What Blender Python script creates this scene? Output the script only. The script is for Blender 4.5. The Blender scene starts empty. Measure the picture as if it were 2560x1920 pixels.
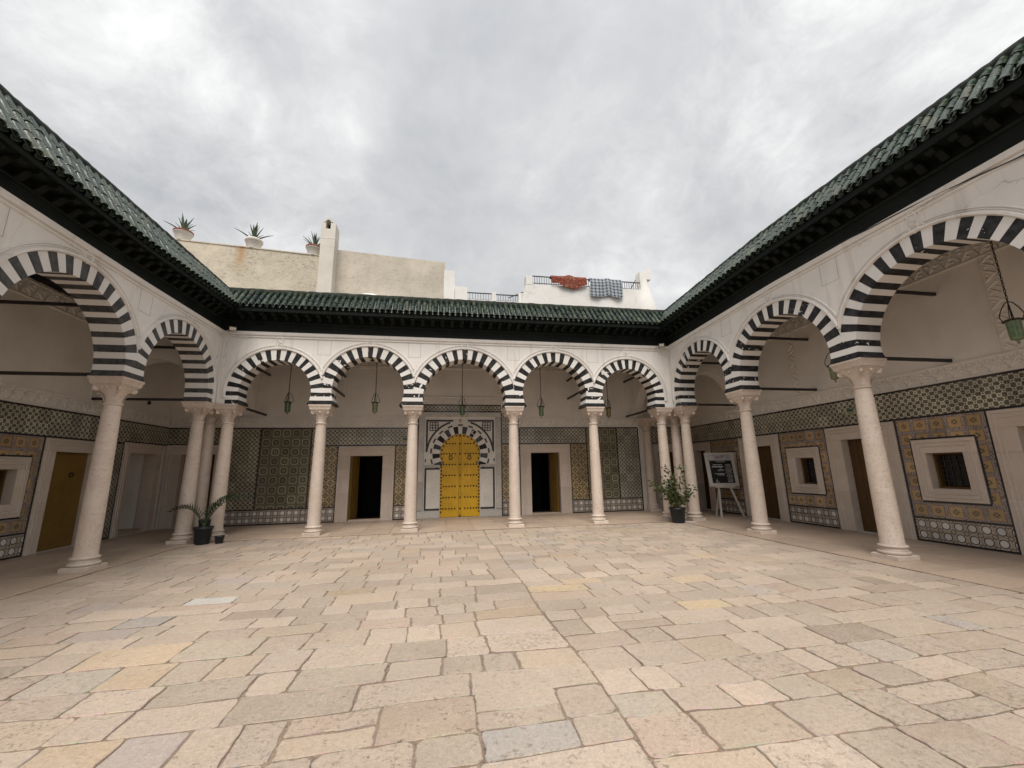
import bpy, bmesh, math, random
from mathutils import Vector, Matrix
R_ = math.radians
pi = math.pi
rnd = random.Random(7)
SC = bpy.context.scene
COL = SC.collection

# ------------------------------------------------------------------ camera
cam = bpy.data.cameras.new('camera'); camo = bpy.data.objects.new('camera', cam); COL.objects.link(camo)
cam.sensor_width = 36.0; cam.lens = 36.0 * 1031.5 / 2560; cam.clip_start = .05; cam.clip_end = 500
_p, _y, _r = R_(11.746), R_(10.177), R_(-1.0785)
_F = Vector((math.sin(_y) * math.cos(_p), math.cos(_y) * math.cos(_p), math.sin(_p)))
_Rt = Vector((math.cos(_y), -math.sin(_y), 0)); _U = _Rt.cross(_F)
_R2 = _Rt * math.cos(_r) + _U * math.sin(_r); _U2 = -_Rt * math.sin(_r) + _U * math.cos(_r)
camo.matrix_world = Matrix(((_R2.x, _U2.x, -_F.x, 0), (_R2.y, _U2.y, -_F.y, -11.941), (_R2.z, _U2.z, -_F.z, 1.55), (0, 0, 0, 1)))
SC.camera = camo

# ------------------------------------------------------------------ light
SUN_EL, SUN_AZ = R_(58), R_(192)          # azimuth measured clockwise from +Y
EXPOSURE = 1.18
SC.view_settings.view_transform = 'Standard'; SC.view_settings.look = 'None'
SC.view_settings.exposure = EXPOSURE; SC.view_settings.gamma = 1.0; SC.view_settings.use_curve_mapping = False
sun = bpy.data.lights.new('sun', 'SUN'); sun.energy = 1.5; sun.angle = R_(35); sun.color = (1, .95, .885)
suno = bpy.data.objects.new('sun', sun); COL.objects.link(suno)
sd = Vector((math.sin(SUN_AZ) * math.cos(SUN_EL), math.cos(SUN_AZ) * math.cos(SUN_EL), math.sin(SUN_EL)))
suno.rotation_euler = sd.to_track_quat('Z', 'Y').to_euler()

# ------------------------------------------------------------------ node helper
class V:
    def __init__(s, T, k): s.T, s.k = T, k
    def _m(s, op, *a): return s.T.m(op, s, *a)
    def __add__(s, o): return s._m('ADD', o)
    __radd__ = __add__
    def __sub__(s, o): return s._m('SUBTRACT', o)
    def __rsub__(s, o): return s.T.m('SUBTRACT', o, s)
    def __mul__(s, o): return s._m('MULTIPLY', o)
    __rmul__ = __mul__
    def __truediv__(s, o): return s._m('DIVIDE', o)
    def __gt__(s, o): return s._m('GREATER_THAN', o)
    def __lt__(s, o): return s._m('LESS_THAN', o)
    def abs(s): return s._m('ABSOLUTE')
    def fr(s): return s._m('FRACT')
    def mx(s, o): return s._m('MAXIMUM', o)
    def mn(s, o): return s._m('MINIMUM', o)
    def pw(s, o): return s._m('POWER', o)
    def sin(s): return s._m('SINE')
    def band(s, a, b): return (s > a) * (s < b)

class NT:
    def __init__(s, tree): s.t = tree; s.n = tree.nodes; s.l = tree.links
    def new(s, ty, **kw):
        n = s.n.new(ty)
        for k, v in kw.items(): setattr(n, k, v)
        return n
    def put(s, sock, v):
        if isinstance(v, V): s.l.new(v.k, sock)
        elif isinstance(v, (tuple, list)):
            v = tuple(v)
            sock.default_value = v + (1,) if (len(v) == 3 and len(sock.default_value) == 4) else v
        else: sock.default_value = v
    def m(s, op, *a):
        n = s.new('ShaderNodeMath', operation=op)
        for i, v in enumerate(a): s.put(n.inputs[i], v)
        return V(s, n.outputs[0])
    def uv(s):
        n = s.new('ShaderNodeUVMap'); x = s.new('ShaderNodeSeparateXYZ'); s.l.new(n.outputs[0], x.inputs[0])
        return V(s, x.outputs[0]), V(s, x.outputs[1])
    def pos(s): return V(s, s.new('ShaderNodeNewGeometry').outputs['Position'])
    def obj(s): return V(s, s.new('ShaderNodeTexCoord').outputs['Object'])
    def gen(s): return V(s, s.new('ShaderNodeTexCoord').outputs['Generated'])
    def rand(s): return V(s, s.new('ShaderNodeObjectInfo').outputs['Random'])
    def xyz(s, v):
        x = s.new('ShaderNodeSeparateXYZ'); s.put(x.inputs[0], v)
        return [V(s, o) for o in x.outputs]
    def comb(s, x, y, z):
        n = s.new('ShaderNodeCombineXYZ')
        for i, v in enumerate((x, y, z)): s.put(n.inputs[i], v)
        return V(s, n.outputs[0])
    def vm(s, op, a, b=None):
        n = s.new('ShaderNodeVectorMath', operation=op); s.put(n.inputs[0], a)
        if b is not None: s.put(n.inputs['Scale' if op == 'SCALE' else 1], b)
        return V(s, n.outputs[0])
    def noise(s, vec, sc, det=4, rough=.55, dist=0, w=None):
        n = s.new('ShaderNodeTexNoise'); n.noise_dimensions = '4D' if w is not None else '3D'
        s.put(n.inputs['Vector'], vec); s.put(n.inputs['Scale'], sc); s.put(n.inputs['Detail'], det)
        s.put(n.inputs['Roughness'], rough); s.put(n.inputs['Distortion'], dist)
        if w is not None: s.put(n.inputs['W'], w)
        return V(s, n.outputs[0])
    def vor(s, vec, sc, feat='F1'):
        n = s.new('ShaderNodeTexVoronoi', feature=feat); s.put(n.inputs['Vector'], vec); s.put(n.inputs['Scale'], sc)
        return V(s, n.outputs[0])
    def ramp(s, f, st):
        n = s.new('ShaderNodeValToRGB'); s.put(n.inputs[0], f); e = n.color_ramp.elements
        while len(e) < len(st): e.new(.5)
        for q, (p, c) in zip(e, st):
            q.position = p; q.color = (c, c, c, 1) if isinstance(c, (int, float)) else tuple(c) + (1,)
        return V(s, n.outputs[0])
    def mix(s, f, a, b, mode='MIX'):
        n = s.new('ShaderNodeMix', data_type='RGBA', blend_type=mode)
        s.put(n.inputs[0], f); s.put(n.inputs[6], a); s.put(n.inputs[7], b)
        return V(s, n.outputs[2])
    def map(s, v, a, b, c=0., d=1.):
        n = s.new('ShaderNodeMapRange'); s.put(n.inputs[0], v)
        for i, q in enumerate((a, b, c, d)): s.put(n.inputs[i + 1], q)
        return V(s, n.outputs[0])
    def attr(s, name): return V(s, s.new('ShaderNodeAttribute', attribute_name=name).outputs[0])

MATS = {}
def material(name, fn, rough=.6, spec=.5, bump=None, coat=0., trans=0., metal=0.):
    """fn(T) -> colour [, height [, roughness]]"""
    m = bpy.data.materials.new(name); m.use_nodes = True
    t = m.node_tree; t.nodes.clear(); T = NT(t)
    out = T.new('ShaderNodeOutputMaterial'); b = T.new('ShaderNodeBsdfPrincipled'); T.l.new(b.outputs[0], out.inputs[0])
    r = fn(T); r = r if isinstance(r, tuple) and (isinstance(r[0], V) or isinstance(r[0], tuple)) else (r,)
    T.put(b.inputs['Base Color'], r[0])
    T.put(b.inputs['Roughness'], r[2] if len(r) > 2 and r[2] is not None else rough)
    b.inputs['Specular IOR Level'].default_value = spec; b.inputs['Coat Weight'].default_value = coat
    b.inputs['Transmission Weight'].default_value = trans; b.inputs['Metallic'].default_value = metal
    if len(r) > 1 and r[1] is not None:
        bp = T.new('ShaderNodeBump'); bp.inputs['Strength'].default_value = 1.0
        bp.inputs['Distance'].default_value = bump or .01
        T.put(bp.inputs['Height'], r[1]); T.l.new(bp.outputs[0], b.inputs['Normal'])
    MATS[name] = m
    return m

# ------------------------------------------------------------------ sky
W = bpy.data.worlds.new('World'); SC.world = W; W.use_nodes = True
T = NT(W.node_tree); W.node_tree.nodes.clear()
wo = T.new('ShaderNodeOutputWorld'); bg = T.new('ShaderNodeBackground'); T.l.new(bg.outputs[0], wo.inputs[0])
sky = T.new('ShaderNodeTexSky', sky_type='NISHITA'); sky.sun_disc = False
sky.sun_elevation = SUN_EL; sky.sun_rotation = SUN_AZ
dr = T.gen(); dx, dy, dz_ = T.xyz(dr)
zz = dz_.mx(.0) + .42
cp = T.comb(dx / zz, dy / zz, 0.)
w1 = T.noise(cp, 1.3, 5, .55); w2 = T.noise(T.vm('ADD', cp, (5.2, 1.3, 0.)), 1.3, 5, .55)
cp2 = T.vm('ADD', cp, T.comb((w1 - .5) * .34, (w2 - .5) * .34, 0.))
n1 = T.noise(T.vm('ADD', cp2, (2.4, .7, 0.)), 1.15, 10, .58)
n2 = T.noise(T.vm('ADD', cp2, (7.3, 2.1, 0.)), 4.2, 9, .62)
n3 = T.noise(T.vm('ADD', cp, (1.7, 9.4, 3.)), .75, 3, .5)
n4 = T.noise(T.vm('ADD', cp2, (3.1, 8.2, 1.)), 3.4, 12, .66)
dens = n1 * .56 + n2 * .20 + n3 * .34 + (n4 - .5) * .55 * T.map(n1, .42, .56) + .006
cloud = T.ramp(dens, [(.43, (.43, .44, .46)), (.51, (.54, .545, .555)), (.57, (.64, .64, .643)), (.63, (.75, .75, .747)), (.72, (.90, .90, .89))])
lum = dz_.mx(0.) * .46 + .72
cloudb = T.mix(1., cloud, T.comb(lum, lum, lum), 'MULTIPLY')
skyc = T.mix(1., V(T, sky.outputs[0]), (.085, .085, .085), 'MULTIPLY')
colr = T.mix(.94, skyc, cloudb)
T.put(bg.inputs[0], colr); bg.inputs[1].default_value = .565

# ------------------------------------------------------------------ mesh helper
class MB:
    def __init__(s): s.v, s.f, s.uv, s.sm = [], [], [], []
    def face(s, pts, uv=None, smooth=False):
        i = len(s.v); s.v += [tuple(p) for p in pts]; s.f.append(tuple(range(i, i + len(pts)))); s.uv.append(uv); s.sm.append(smooth)
    def add(s, vs, fs, smooth=False):
        i = len(s.v); s.v += [tuple(p) for p in vs]
        for f in fs: s.f.append(tuple(i + k for k in f)); s.uv.append(None); s.sm.append(smooth)
        return s
    def box(s, x0, x1, y0, y1, z0, z1):
        vs = [(x, y, z) for x in (x0, x1) for y in (y0, y1) for z in (z0, z1)]
        return s.add(vs, [(0, 1, 3, 2), (4, 6, 7, 5), (0, 4, 5, 1), (2, 3, 7, 6), (0, 2, 6, 4), (1, 5, 7, 3)])
    def bbox(s, x0, x1, y0, y1, z0, z1, b=.008):
        """box with chamfered front (y0) edges"""
        o = [(x0, y0 + b, z0), (x1, y0 + b, z0), (x1, y0 + b, z1), (x0, y0 + b, z1)]
        f = [(x0 + b, y0, z0 + b), (x1 - b, y0, z0 + b), (x1 - b, y0, z1 - b), (x0 + b, y0, z1 - b)]
        k = [(x0, y1, z0), (x1, y1, z0), (x1, y1, z1), (x0, y1, z1)]
        fs = [(4, 5, 6, 7)] + [(i, (i + 1) % 4, 4 + (i + 1) % 4, 4 + i) for i in range(4)] + [(8 + i, 8 + (i + 1) % 4, (i + 1) % 4, i) for i in range(4)]
        return s.add(o + f + k, fs)
    def prism(s, poly, a, b, axis='y'):
        """extrude a 2-D polygon from a to b along an axis ('y': poly in x,z; 'x': poly in y,z; 'z': poly in x,y)"""
        def P(p, t): return (p[0], t, p[1]) if axis == 'y' else ((t, p[0], p[1]) if axis == 'x' else (p[0], p[1], t))
        n = len(poly)
        fs = [tuple(range(n)), tuple(range(2 * n - 1, n - 1, -1))] + [(i, (i + 1) % n, n + (i + 1) % n, n + i) for i in range(n)]
        return s.add([P(p, a) for p in poly] + [P(p, b) for p in poly], fs)
    def lathe(s, prof, n=24, c=(0, 0, 0), ph=0, closed=False, cap=False):
        vs = [(c[0] + r * math.cos(2 * pi * k / n + ph), c[1] + r * math.sin(2 * pi * k / n + ph), c[2] + z) for r, z in prof for k in range(n)]
        m = len(prof); fs = []
        for j in range(m - 1 if not closed else m):
            for k in range(n):
                a, b = j * n, ((j + 1) % m) * n
                fs.append((a + k, a + (k + 1) % n, b + (k + 1) % n, b + k))
        s.add(vs, fs, True)
        if cap:
            s.face(vs[:n]); s.face(vs[-n:])
        return s
    def tube(s, pts, r, n=6, cap=True):
        pts = [Vector(p) for p in pts]; rs = r if isinstance(r, (list, tuple)) else [r] * len(pts)
        vs = []; up = None
        for i, p in enumerate(pts):
            t = (pts[min(i + 1, len(pts) - 1)] - pts[max(i - 1, 0)]).normalized()
            if up is None: up = Vector((0, 0, 1)) if abs(t.z) < .9 else Vector((1, 0, 0))
            a = t.cross(up).normalized(); b = a.cross(t).normalized(); up = b
            vs += [p + (a * math.cos(2 * pi * k / n) + b * math.sin(2 * pi * k / n)) * rs[i] for k in range(n)]
        fs = [(j * n + k, j * n + (k + 1) % n, (j + 1) * n + (k + 1) % n, (j + 1) * n + k) for j in range(len(pts) - 1) for k in range(n)]
        s.add(vs, fs, True)
        if cap: s.face(vs[:n]); s.face(vs[-n:])
        return s
    def sweep(s, path, prof, closed=False):
        """path: list of functions/frames -> each item is a list of 3-D points (already the cross-section)"""
        n = len(path[0])
        vs = [p for sec in path for p in sec]
        fs = [(j * n + k, j * n + k + 1, (j + 1) * n + k + 1, (j + 1) * n + k) for j in range(len(path) - 1) for k in range(n - 1)]
        if closed: fs += [(j * n + n - 1, j * n, (j + 1) * n, (j + 1) * n + n - 1) for j in range(len(path) - 1)]
        return s.add(vs, fs)
    def ridge(s, pts, w, h, N=(0, -1, 0)):
        """raised rib along a polyline lying on a wall whose outward normal is N"""
        N = Vector(N); pts = [Vector(p) for p in pts]; secs = []
        for i, p in enumerate(pts):
            t = (pts[min(i + 1, len(pts) - 1)] - pts[max(i - 1, 0)]).normalized(); a = t.cross(N).normalized()
            secs.append([p + a * w, p + a * w * .45 + N * h, p - a * w * .45 + N * h, p - a * w])
        return s.sweep(secs, None)
    def mesh(s, name, mat=None):
        me = bpy.data.meshes.new(name); me.from_pydata(s.v, [], s.f)
        if any(s.sm): me.polygons.foreach_set('use_smooth', s.sm)
        if any(u is not None for u in s.uv):
            l = me.uv_layers.new(name='UVMap'); d = [0.0] * (len(me.loops) * 2); k = 0
            for f, u in zip(s.f, s.uv):
                for q in range(len(f)):
                    if u is not None: d[2 * k], d[2 * k + 1] = u[q]
                    k += 1
            l.data.foreach_set('uv', d)
        if mat: me.materials.append(MATS[mat])
        me.update(); return me
    def build(s, name, mat, parent=None, loc=None, rot=None, label=None, weld=False):
        me = s.mesh(name, mat)
        if weld:
            bm = bmesh.new(); bm.from_mesh(me); bmesh.ops.remove_doubles(bm, verts=bm.verts, dist=1e-4)
            bmesh.ops.recalc_face_normals(bm, faces=bm.faces); bm.to_mesh(me); bm.free()
        return put(name, me, parent, loc, rot, label)

def put(name, data, parent=None, loc=None, rot=None, label=None, scale=None):
    o = bpy.data.objects.new(name, data); COL.objects.link(o)
    if parent is not None: o.parent = parent
    if loc is not None: o.location = loc
    if rot is not None: o.rotation_euler = rot
    if scale is not None: o.scale = scale
    if label: o['label'] = label
    return o
def tag(o, label=None, cat=None, group=None, kind=None):
    for k, v in (('label', label), ('category', cat), ('group', group), ('kind', kind)):
        if v: o[k] = v
    return o
def thing(name, label, cat, loc=(0, 0, 0), rz=0, group=None):
    return tag(put(name, None, None, loc, (0, 0, rz)), label, cat, group, 'thing')
def copy_tree(o, parent=None):
    c = o.copy(); COL.objects.link(c); c.parent = parent
    for ch in o.children: copy_tree(ch, c)
    return c

# ------------------------------------------------------------------ materials
def plaster(base, dirt=.25, sc=1., crack=.55):
    def fn(T):
        p = T.pos(); a = T.noise(p, 1.1 * sc, 6, .6); b = T.noise(p, 14, 5, .6)
        px, py, pz = T.xyz(p)
        streak = T.noise(T.comb(px * 5, py * 5, pz * .35), 1., 5, .6)
        c = T.mix(T.map(a, .35, .7), base, tuple(q * .86 for q in base))
        c = T.mix(T.map(streak, .56, .78) * dirt, c, (base[0] * .55, base[1] * .5, base[2] * .45))
        c = T.mix(T.map(b, .62, .75) * .25, c, tuple(q * .7 for q in base))
        pw_ = T.vm('ADD', p, T.comb((T.noise(p, 3.5, 4) - .5) * .5, (T.noise(p, 3.1, 4) - .5) * .5, (T.noise(p, 2.7, 4) - .5) * .5))
        cr = T.vor(pw_, .55, 'DISTANCE_TO_EDGE') < .0045
        c = T.mix(cr * T.map(a, .42, .6) * crack, c, tuple(q * .5 for q in base))
        e = T.noise(p, .35, 4, .6); c = T.mix(T.map(e, .5, .75) * .35, c, (base[0] * .82, base[1] * .77, base[2] * .70))
        return c, a * .6 + b * .25
    return fn
material('white_plaster', plaster((.78, .745, .70), .62), .75, .25, .006)
material('room_plaster', plaster((.82, .77, .71), .12, 1., .0), .8, .2, .004)
material('roof_white', plaster((.78, .76, .72), .2), .8, .2, .006)
material('cream_roof', plaster((.66, .62, .55), .4), .8, .2, .006)
def stained(base, stain, amt):
    def fn(T):
        p = T.pos(); px, py, pz = T.xyz(p)
        a = T.noise(p, .9, 7, .62); g = T.noise(T.comb(px * 1.1, py, pz * 2.4), 5.5, 10, .78, 1.3); s = T.noise(T.comb(px * 2.6, py, pz * .22), 1., 6, .6)
        c = T.mix(T.map(a, .35, .65), base, tuple(q * .8 for q in base))
        c = T.mix(T.map(g, .50, .63) * amt * T.map(a, .36, .55), c, stain)
        c = T.mix(T.map(s, .55, .75) * .45, c, (base[0] * .7, base[1] * .62, base[2] * .48))
        rust = T.map((px + 7.55 + (T.noise(p, 2., 3) - .5) * .25).abs(), .0, .3, 1., 0.) * T.map(pz, 8.9, 9.8)
        c = T.mix(rust * .7, c, (.40, .20, .07))
        return c, g * .5 + a
    return fn
material('stained_plaster', stained((.62, .555, .44), (.20, .17, .13), .85), .85, .2, .015)
material('grey_render', stained((.60, .54, .45), (.33, .28, .215), .75), .85, .2, .012)
def marble(base, vein, sc=1., am=.6, pink=None):
    def fn(T):
        p = T.vm('ADD', T.pos(), T.comb(T.rand() * 13., T.rand() * 7., 0.))
        a = T.noise(p, 2.3 * sc, 7, .62, .9); b = T.noise(p, 22 * sc, 5, .65); v = (T.noise(p, 1.6 * sc, 8, .6, 1.4) - .5).abs()
        c = T.mix(T.map(a, .32, .7), base, pink or tuple(q * .82 for q in base))
        kk = T.rand() * .2 + .88; c = T.mix(1., c, T.comb(kk, kk, kk), 'MULTIPLY')
        c = T.mix(T.map(v, .0, .02, 1., 0.) * am * .22, c, vein)
        c = T.mix(T.map(b, .54, .70) * am * .6, c, vein)
        return c, b * .4 + a * .5, T.map(b, .3, .7, .38, .62)
    return fn
material('column_marble', marble((.63, .545, .465), (.34, .25, .19), 1.2, 1., (.555, .45, .375)), .5, .4, .004)
material('surround_marble', marble((.62, .545, .47), (.40, .33, .27), .8, .55, (.56, .455, .38)), .5, .4, .004)
material('grey_marble', marble((.56, .525, .475), (.30, .275, .25), .7, .6, (.40, .375, .35)), .45, .4, .003)
material('pale_marble', marble((.70, .66, .60), (.42, .39, .35), .6, .6), .4, .4, .003)
material('slab_marble', marble((.47, .365, .28), (.28, .21, .155), .6, .6, (.41, .31, .235)), .38, .5, .003)
def blackstone(base, chips, grey, sc):
    def fn(T):
        p = T.pos(); r = T.rand()
        a = T.noise(p, 9, 5, .6); ch = T.noise(T.vm('ADD', p, T.comb(r * 17., r * 5., r * 3.)), sc, 2, .5, .6)
        c = T.mix(T.map(a, .38, .66), base, grey)
        c = T.mix(T.map(ch + T.map(r, .6, 1., -.12, .03), chips, chips + .006), c, (.70, .68, .64))
        return c, a, T.map(a, .3, .7, .5, .7)
    return fn
material('black_stone', blackstone((.012, .012, .0116), .595, (.040, .040, .038), 6.5), .45, .18, .003)
material('specked_black_stone', blackstone((.013, .013, .0135), .665, (.045, .045, .046), 17.), .45, .18, .003)
material('greyed_black_stone', blackstone((.030, .029, .03), .80, (.085, .083, .082), 8.), .5, .4, .003)  # some wear, plus the left arcade's sky reflection put into the base grey
material('inlay_black', lambda T: T.mix(T.map(T.noise(T.pos(), 12, 4), .4, .7), (.018, .016, .017), (.05, .045, .045)), .4, .4)
material('white_stone', plaster((.74, .715, .68), .15, 1., .0), .65, .3, .003)
def greenwood(T):
    p = T.pos(); a = T.noise(p, 3., 6, .65); px, py, pz = T.xyz(p)
    g = T.noise(T.comb(px * 1.5, py * 1.5, pz * 30), 1.5, 4, .6)
    return T.mix(T.map(a, .4, .8), (.006, .0085, .0072), (.016, .019, .016)), g * .5 + a * .5, T.map(a, .3, .7, .5, .75)
material('green_wood', greenwood, .6, .12, .004)
def glaze(T):
    p = T.pos(); r = T.rand()
    a = T.noise(p, 11, 5, .65); w = T.noise(T.vm('ADD', p, T.comb(r * 9., r * 4., r)), 17, 4, .6)
    c = T.ramp(r, [(0., (.008, .019, .012)), (.3, (.011, .028, .016)), (.6, (.020, .038, .021)), (.85, (.038, .052, .026)), (1., (.06, .065, .035))])
    c = T.mix(T.map(a, .45, .75) * .7, c, (.005, .010, .007))
    c = T.mix(T.map(w + r * .04, .62, .69) * .4, c, (.15, .17, .13))
    return c, a, T.map(w, .42, .66, .14, .5)
material('green_glaze', glaze, .2, .5, .012, coat=0.)
def ridgem(T):
    a = T.noise(T.pos(), 8, 6, .7)
    return T.mix(T.map(a, .4, .7), (.013, .018, .014), (.05, .055, .042)), a
material('ridge_mortar', ridgem, .8, .3, .03)
material('pan_glaze', lambda T: T.mix(T.noise(T.pos(), 6, 4), (.008, .018, .012), (.02, .04, .028)), .35, .5)
def paint(base, wear, sc=1., am=.6):
    def fn(T):
        p = T.pos(); px, py, pz = T.xyz(p)
        g = T.noise(T.comb(px * 22, py * 22, pz * 1.1), 1., 5, .6); a = T.noise(p, 3 * sc, 5, .6)
        c = T.mix(T.map(a, .35, .7), base, tuple(q * .8 for q in base))
        c = T.mix(T.map(g, .6, .78) * am, c, wear)
        return c, g, None
    return fn
material('yellow_paint', paint((.70, .40, .010), (.34, .17, .006), 1., .45), .42, .45, .003)
material('ochre_paint', paint((.20, .115, .022), (.13, .07, .015)), .55, .35, .003)
material('window_wood', paint((.13, .07, .018), (.07, .04, .012)), .55, .35, .003)
material('brown_wood', paint((.085, .042, .012), (.04, .02, .008)), .55, .35, .003)
material('dark_red_iron', lambda T: T.mix(T.noise(T.pos(), 30, 3), (.020, .004, .005), (.010, .003, .003)), .4, .5)
material('iron', lambda T: T.mix(T.noise(T.pos(), 20, 4), (.012, .010, .009), (.03, .024, .02)), .55, .5)
material('rusty_iron', lambda T: T.mix(T.noise(T.pos(), 20, 4), (.012, .010, .009), (.05, .026, .012)), .65, .4)
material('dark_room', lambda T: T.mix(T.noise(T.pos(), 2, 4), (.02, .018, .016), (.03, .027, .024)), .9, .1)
material('dark_glass', lambda T: (.012, .013, .013), .12, .5)
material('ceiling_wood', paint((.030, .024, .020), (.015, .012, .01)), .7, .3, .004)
def glassm(c1, c2):
    return lambda T: T.mix(T.map(T.noise(T.pos(), 14, 4), .35, .7), c1, c2)
material('green_glass', glassm((.10, .17, .085), (.18, .24, .13)), .18, .5, coat=.4, trans=.08)
material('dark_green_glass', glassm((.05, .10, .045), (.09, .14, .06)), .18, .5, coat=.4, trans=.05)
material('olive_glass', glassm((.16, .18, .09), (.24, .25, .14)), .18, .5, coat=.4, trans=.08)
material('amber_glass', glassm((.14, .12, .03), (.2, .17, .05)), .18, .5, coat=.4, trans=.05)
material('black_plastic', lambda T: T.mix(T.noise(T.pos(), 9, 4), (.010, .012, .015), (.022, .025, .03)), .45, .4)
material('soil', lambda T: (T.mix(T.noise(T.pos(), 40, 4), (.02, .014, .01), (.06, .045, .03)), T.noise(T.pos(), 60, 4)), .95, .1, .02)
material('cream_plastic', lambda T: T.mix(T.noise(T.pos(), 4, 2), (.42, .40, .26), (.36, .34, .22)), .5, .4)
material('sign_green', lambda T: (.02, .10, .06), .5, .4)
material('lamp_lens', lambda T: T.mix(T.noise(T.pos(), 30, 2), (.72, .68, .56), (.6, .56, .45)), .3, .5)
material('pot_white', plaster((.76, .72, .66), .5, 4.), .75, .25, .004)
material('terracotta', lambda T: T.mix(T.noise(T.pos(), 18, 4), (.30, .10, .055), (.20, .07, .04)), .8, .2)
def leafm(c1, c2, c3):
    def fn(T):
        n = T.noise(T.pos(), 11, 3)
        return T.ramp(n, [(.3, c1), (.5, c2), (.72, c3)])
    return fn
material('agave_leaf', leafm((.045, .07, .045), (.07, .10, .06), (.10, .13, .075)), .5, .4)
material('palm_leaf', leafm((.012, .022, .008), (.025, .045, .014), (.05, .08, .025)), .5, .4)
material('shrub_leaf', leafm((.022, .032, .010), (.055, .072, .020), (.11, .125, .04)), .45, .5)
material('stem', lambda T: T.mix(T.noise(T.pos(), 20, 3), (.16, .12, .06), (.28, .22, .12)), .8, .2)
material('sign_white', lambda T: T.mix(T.noise(T.pos(), 3, 3), (.50, .47, .43), (.42, .39, .35)), .6, .3)
material('poster_black', lambda T: T.mix(T.noise(T.pos(), 3, 2), (.008, .008, .008), (.014, .014, .013)), .45, .3)
material('poster_photo', lambda T: T.ramp(T.noise(T.vm('MULTIPLY', T.pos(), (1.3, 1., 2.4)), 7., 6, .7, .6), [(.3, (.06, .05, .06)), (.45, (.30, .26, .29)), (.6, (.44, .40, .42)), (.75, (.55, .5, .5))]), .5, .3)
material('poster_print', lambda T: (.66, .65, .62), .6, .2)
def redcloth(T):
    u, v = T.uv(); p = T.comb(u * 3.2, v * 1.7, 0.); w = T.noise(p, 1.6, 4, .5, 1.2)
    d = ((w * 60.).sin() > .68); n = T.noise(p, 9, 5, .7)
    c = T.mix(n, (.20, .035, .018), (.11, .02, .012))
    return T.mix(d * T.map(n, .4, .55), c, (.42, .26, .19))
material('red_cloth', redcloth, .9, .1)
def plaid(T):
    u, v = T.uv(); a = (u * 9.).fr(); b = (v * 6.).fr()
    m = a.band(.30, .62); n = b.band(.30, .62)
    c = T.mix(m.mx(n) * .8, (.31, .34, .37), (.10, .115, .13)); c = T.mix(m * n, c, (.035, .042, .052))
    c = T.mix(a.band(.88, .93).mx(b.band(.88, .93)), c, (.5, .52, .54))
    return c, T.noise(T.pos(), 90, 3)
material('plaid_cloth', plaid, .95, .1, .004)

# wall-tile patterns, each drawn from the UV square of a single tile
def tile_tone(T, c):
    r = T.rand(); d = T.noise(T.pos(), 7, 5, .6); k = r * .46 + .74
    c = T.mix(1., c, T.comb(k, k, k), 'MULTIPLY')
    return T.mix(T.map(d, .55, .75) * .35, c, (.10, .085, .065))
def star_pattern(white, dark, lat=2.):
    def fn(T):
        u, v = T.uv(); p = T.pos()
        def ring(a, b): return (a * a + b * b).pw(.5)
        a, b = (u * lat).fr() - .5, (v * lat).fr() - .5
        c, d = (u * lat + .5).fr() - .5, (v * lat + .5).fr() - .5
        r1, r2 = ring(a, b), ring(c, d)
        dia = (a.abs() - b.abs()).abs() < .055
        s = r1.band(.14, .26).mx(r2.band(.11, .20)).mx(dia * (r1 > .24) * (r2 > .2))
        dot = (r1 < .07)
        leaf = T.noise(p, 62, 2, .5).band(.50, .56)
        s = (s.mx(dot)).mx(leaf * .45 * (r1 > .25))
        n = T.noise(p, 4, 3)
        col = T.mix(s, T.mix(n, dark, tuple(q * 1.5 for q in dark)), white)
        return tile_tone(T, col)
    return fn
material('tile_star', star_pattern((.62, .575, .46), (.052, .046, .028), 2.), .17, .5)
material('tile_star_green', star_pattern((.50, .455, .34), (.056, .050, .030), 2.), .17, .5)
material('tile_star_blue', star_pattern((.55, .51, .42), (.055, .052, .040), 2.), .28, .5)
def circ(T):
    u, v = T.uv(); a, b = u - .5, v - .5; p = T.pos()
    r = (a * a + b * b).pw(.5); q = (a.pw(4.) + b.pw(4.)).pw(.25)
    bgc = T.mix(T.noise(p, 50, 3).band(.46, .52), (.185, .168, .11), (.10, .088, .055))
    c = T.mix(q.band(.33, .38), bgc, (.36, .335, .24))
    c = T.mix(r.band(.15, .275), c, (.065, .06, .036))
    c = T.mix(r.band(.11, .15), c, (.34, .31, .22))
    c = T.mix((r < .115) * T.noise(p, 45, 2).band(.45, .55), c, (.06, .055, .035))
    dots = ((u * 12.).fr() - .5).pw(2.) + ((v * 12.).fr() - .5).pw(2.)
    c = T.mix((dots < .05) * (q > .4), c, (.055, .05, .03))
    return tile_tone(T, c)
material('tile_circle', circ, .2, .5)
def lace(T):
    u, v = T.uv(); p = T.pos(); a, b = (u - .5).abs(), (v - .5).abs()
    r0 = (a * a + b * b).pw(.5); c1 = ((.5 - a) * (.5 - a) + (.5 - b) * (.5 - b)).pw(.5)
    ln = (a - b).abs() < .035
    ln = ln.mx(r0.band(.30, .355)).mx(c1.band(.30, .355)).mx((a + b).band(.47, .53)).mx(r0.band(.10, .14))
    n = T.noise(p, 9, 3); bgc = T.ramp(n, [(.35, (.045, .05, .022)), (.5, (.085, .055, .02)), (.66, (.17, .085, .025))])
    c = T.mix(ln, bgc, (.46, .36, .20))
    c = T.mix((r0 < .085), c, (.03, .035, .03))
    return tile_tone(T, c)
material('tile_lace', lace, .2, .5)
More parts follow.
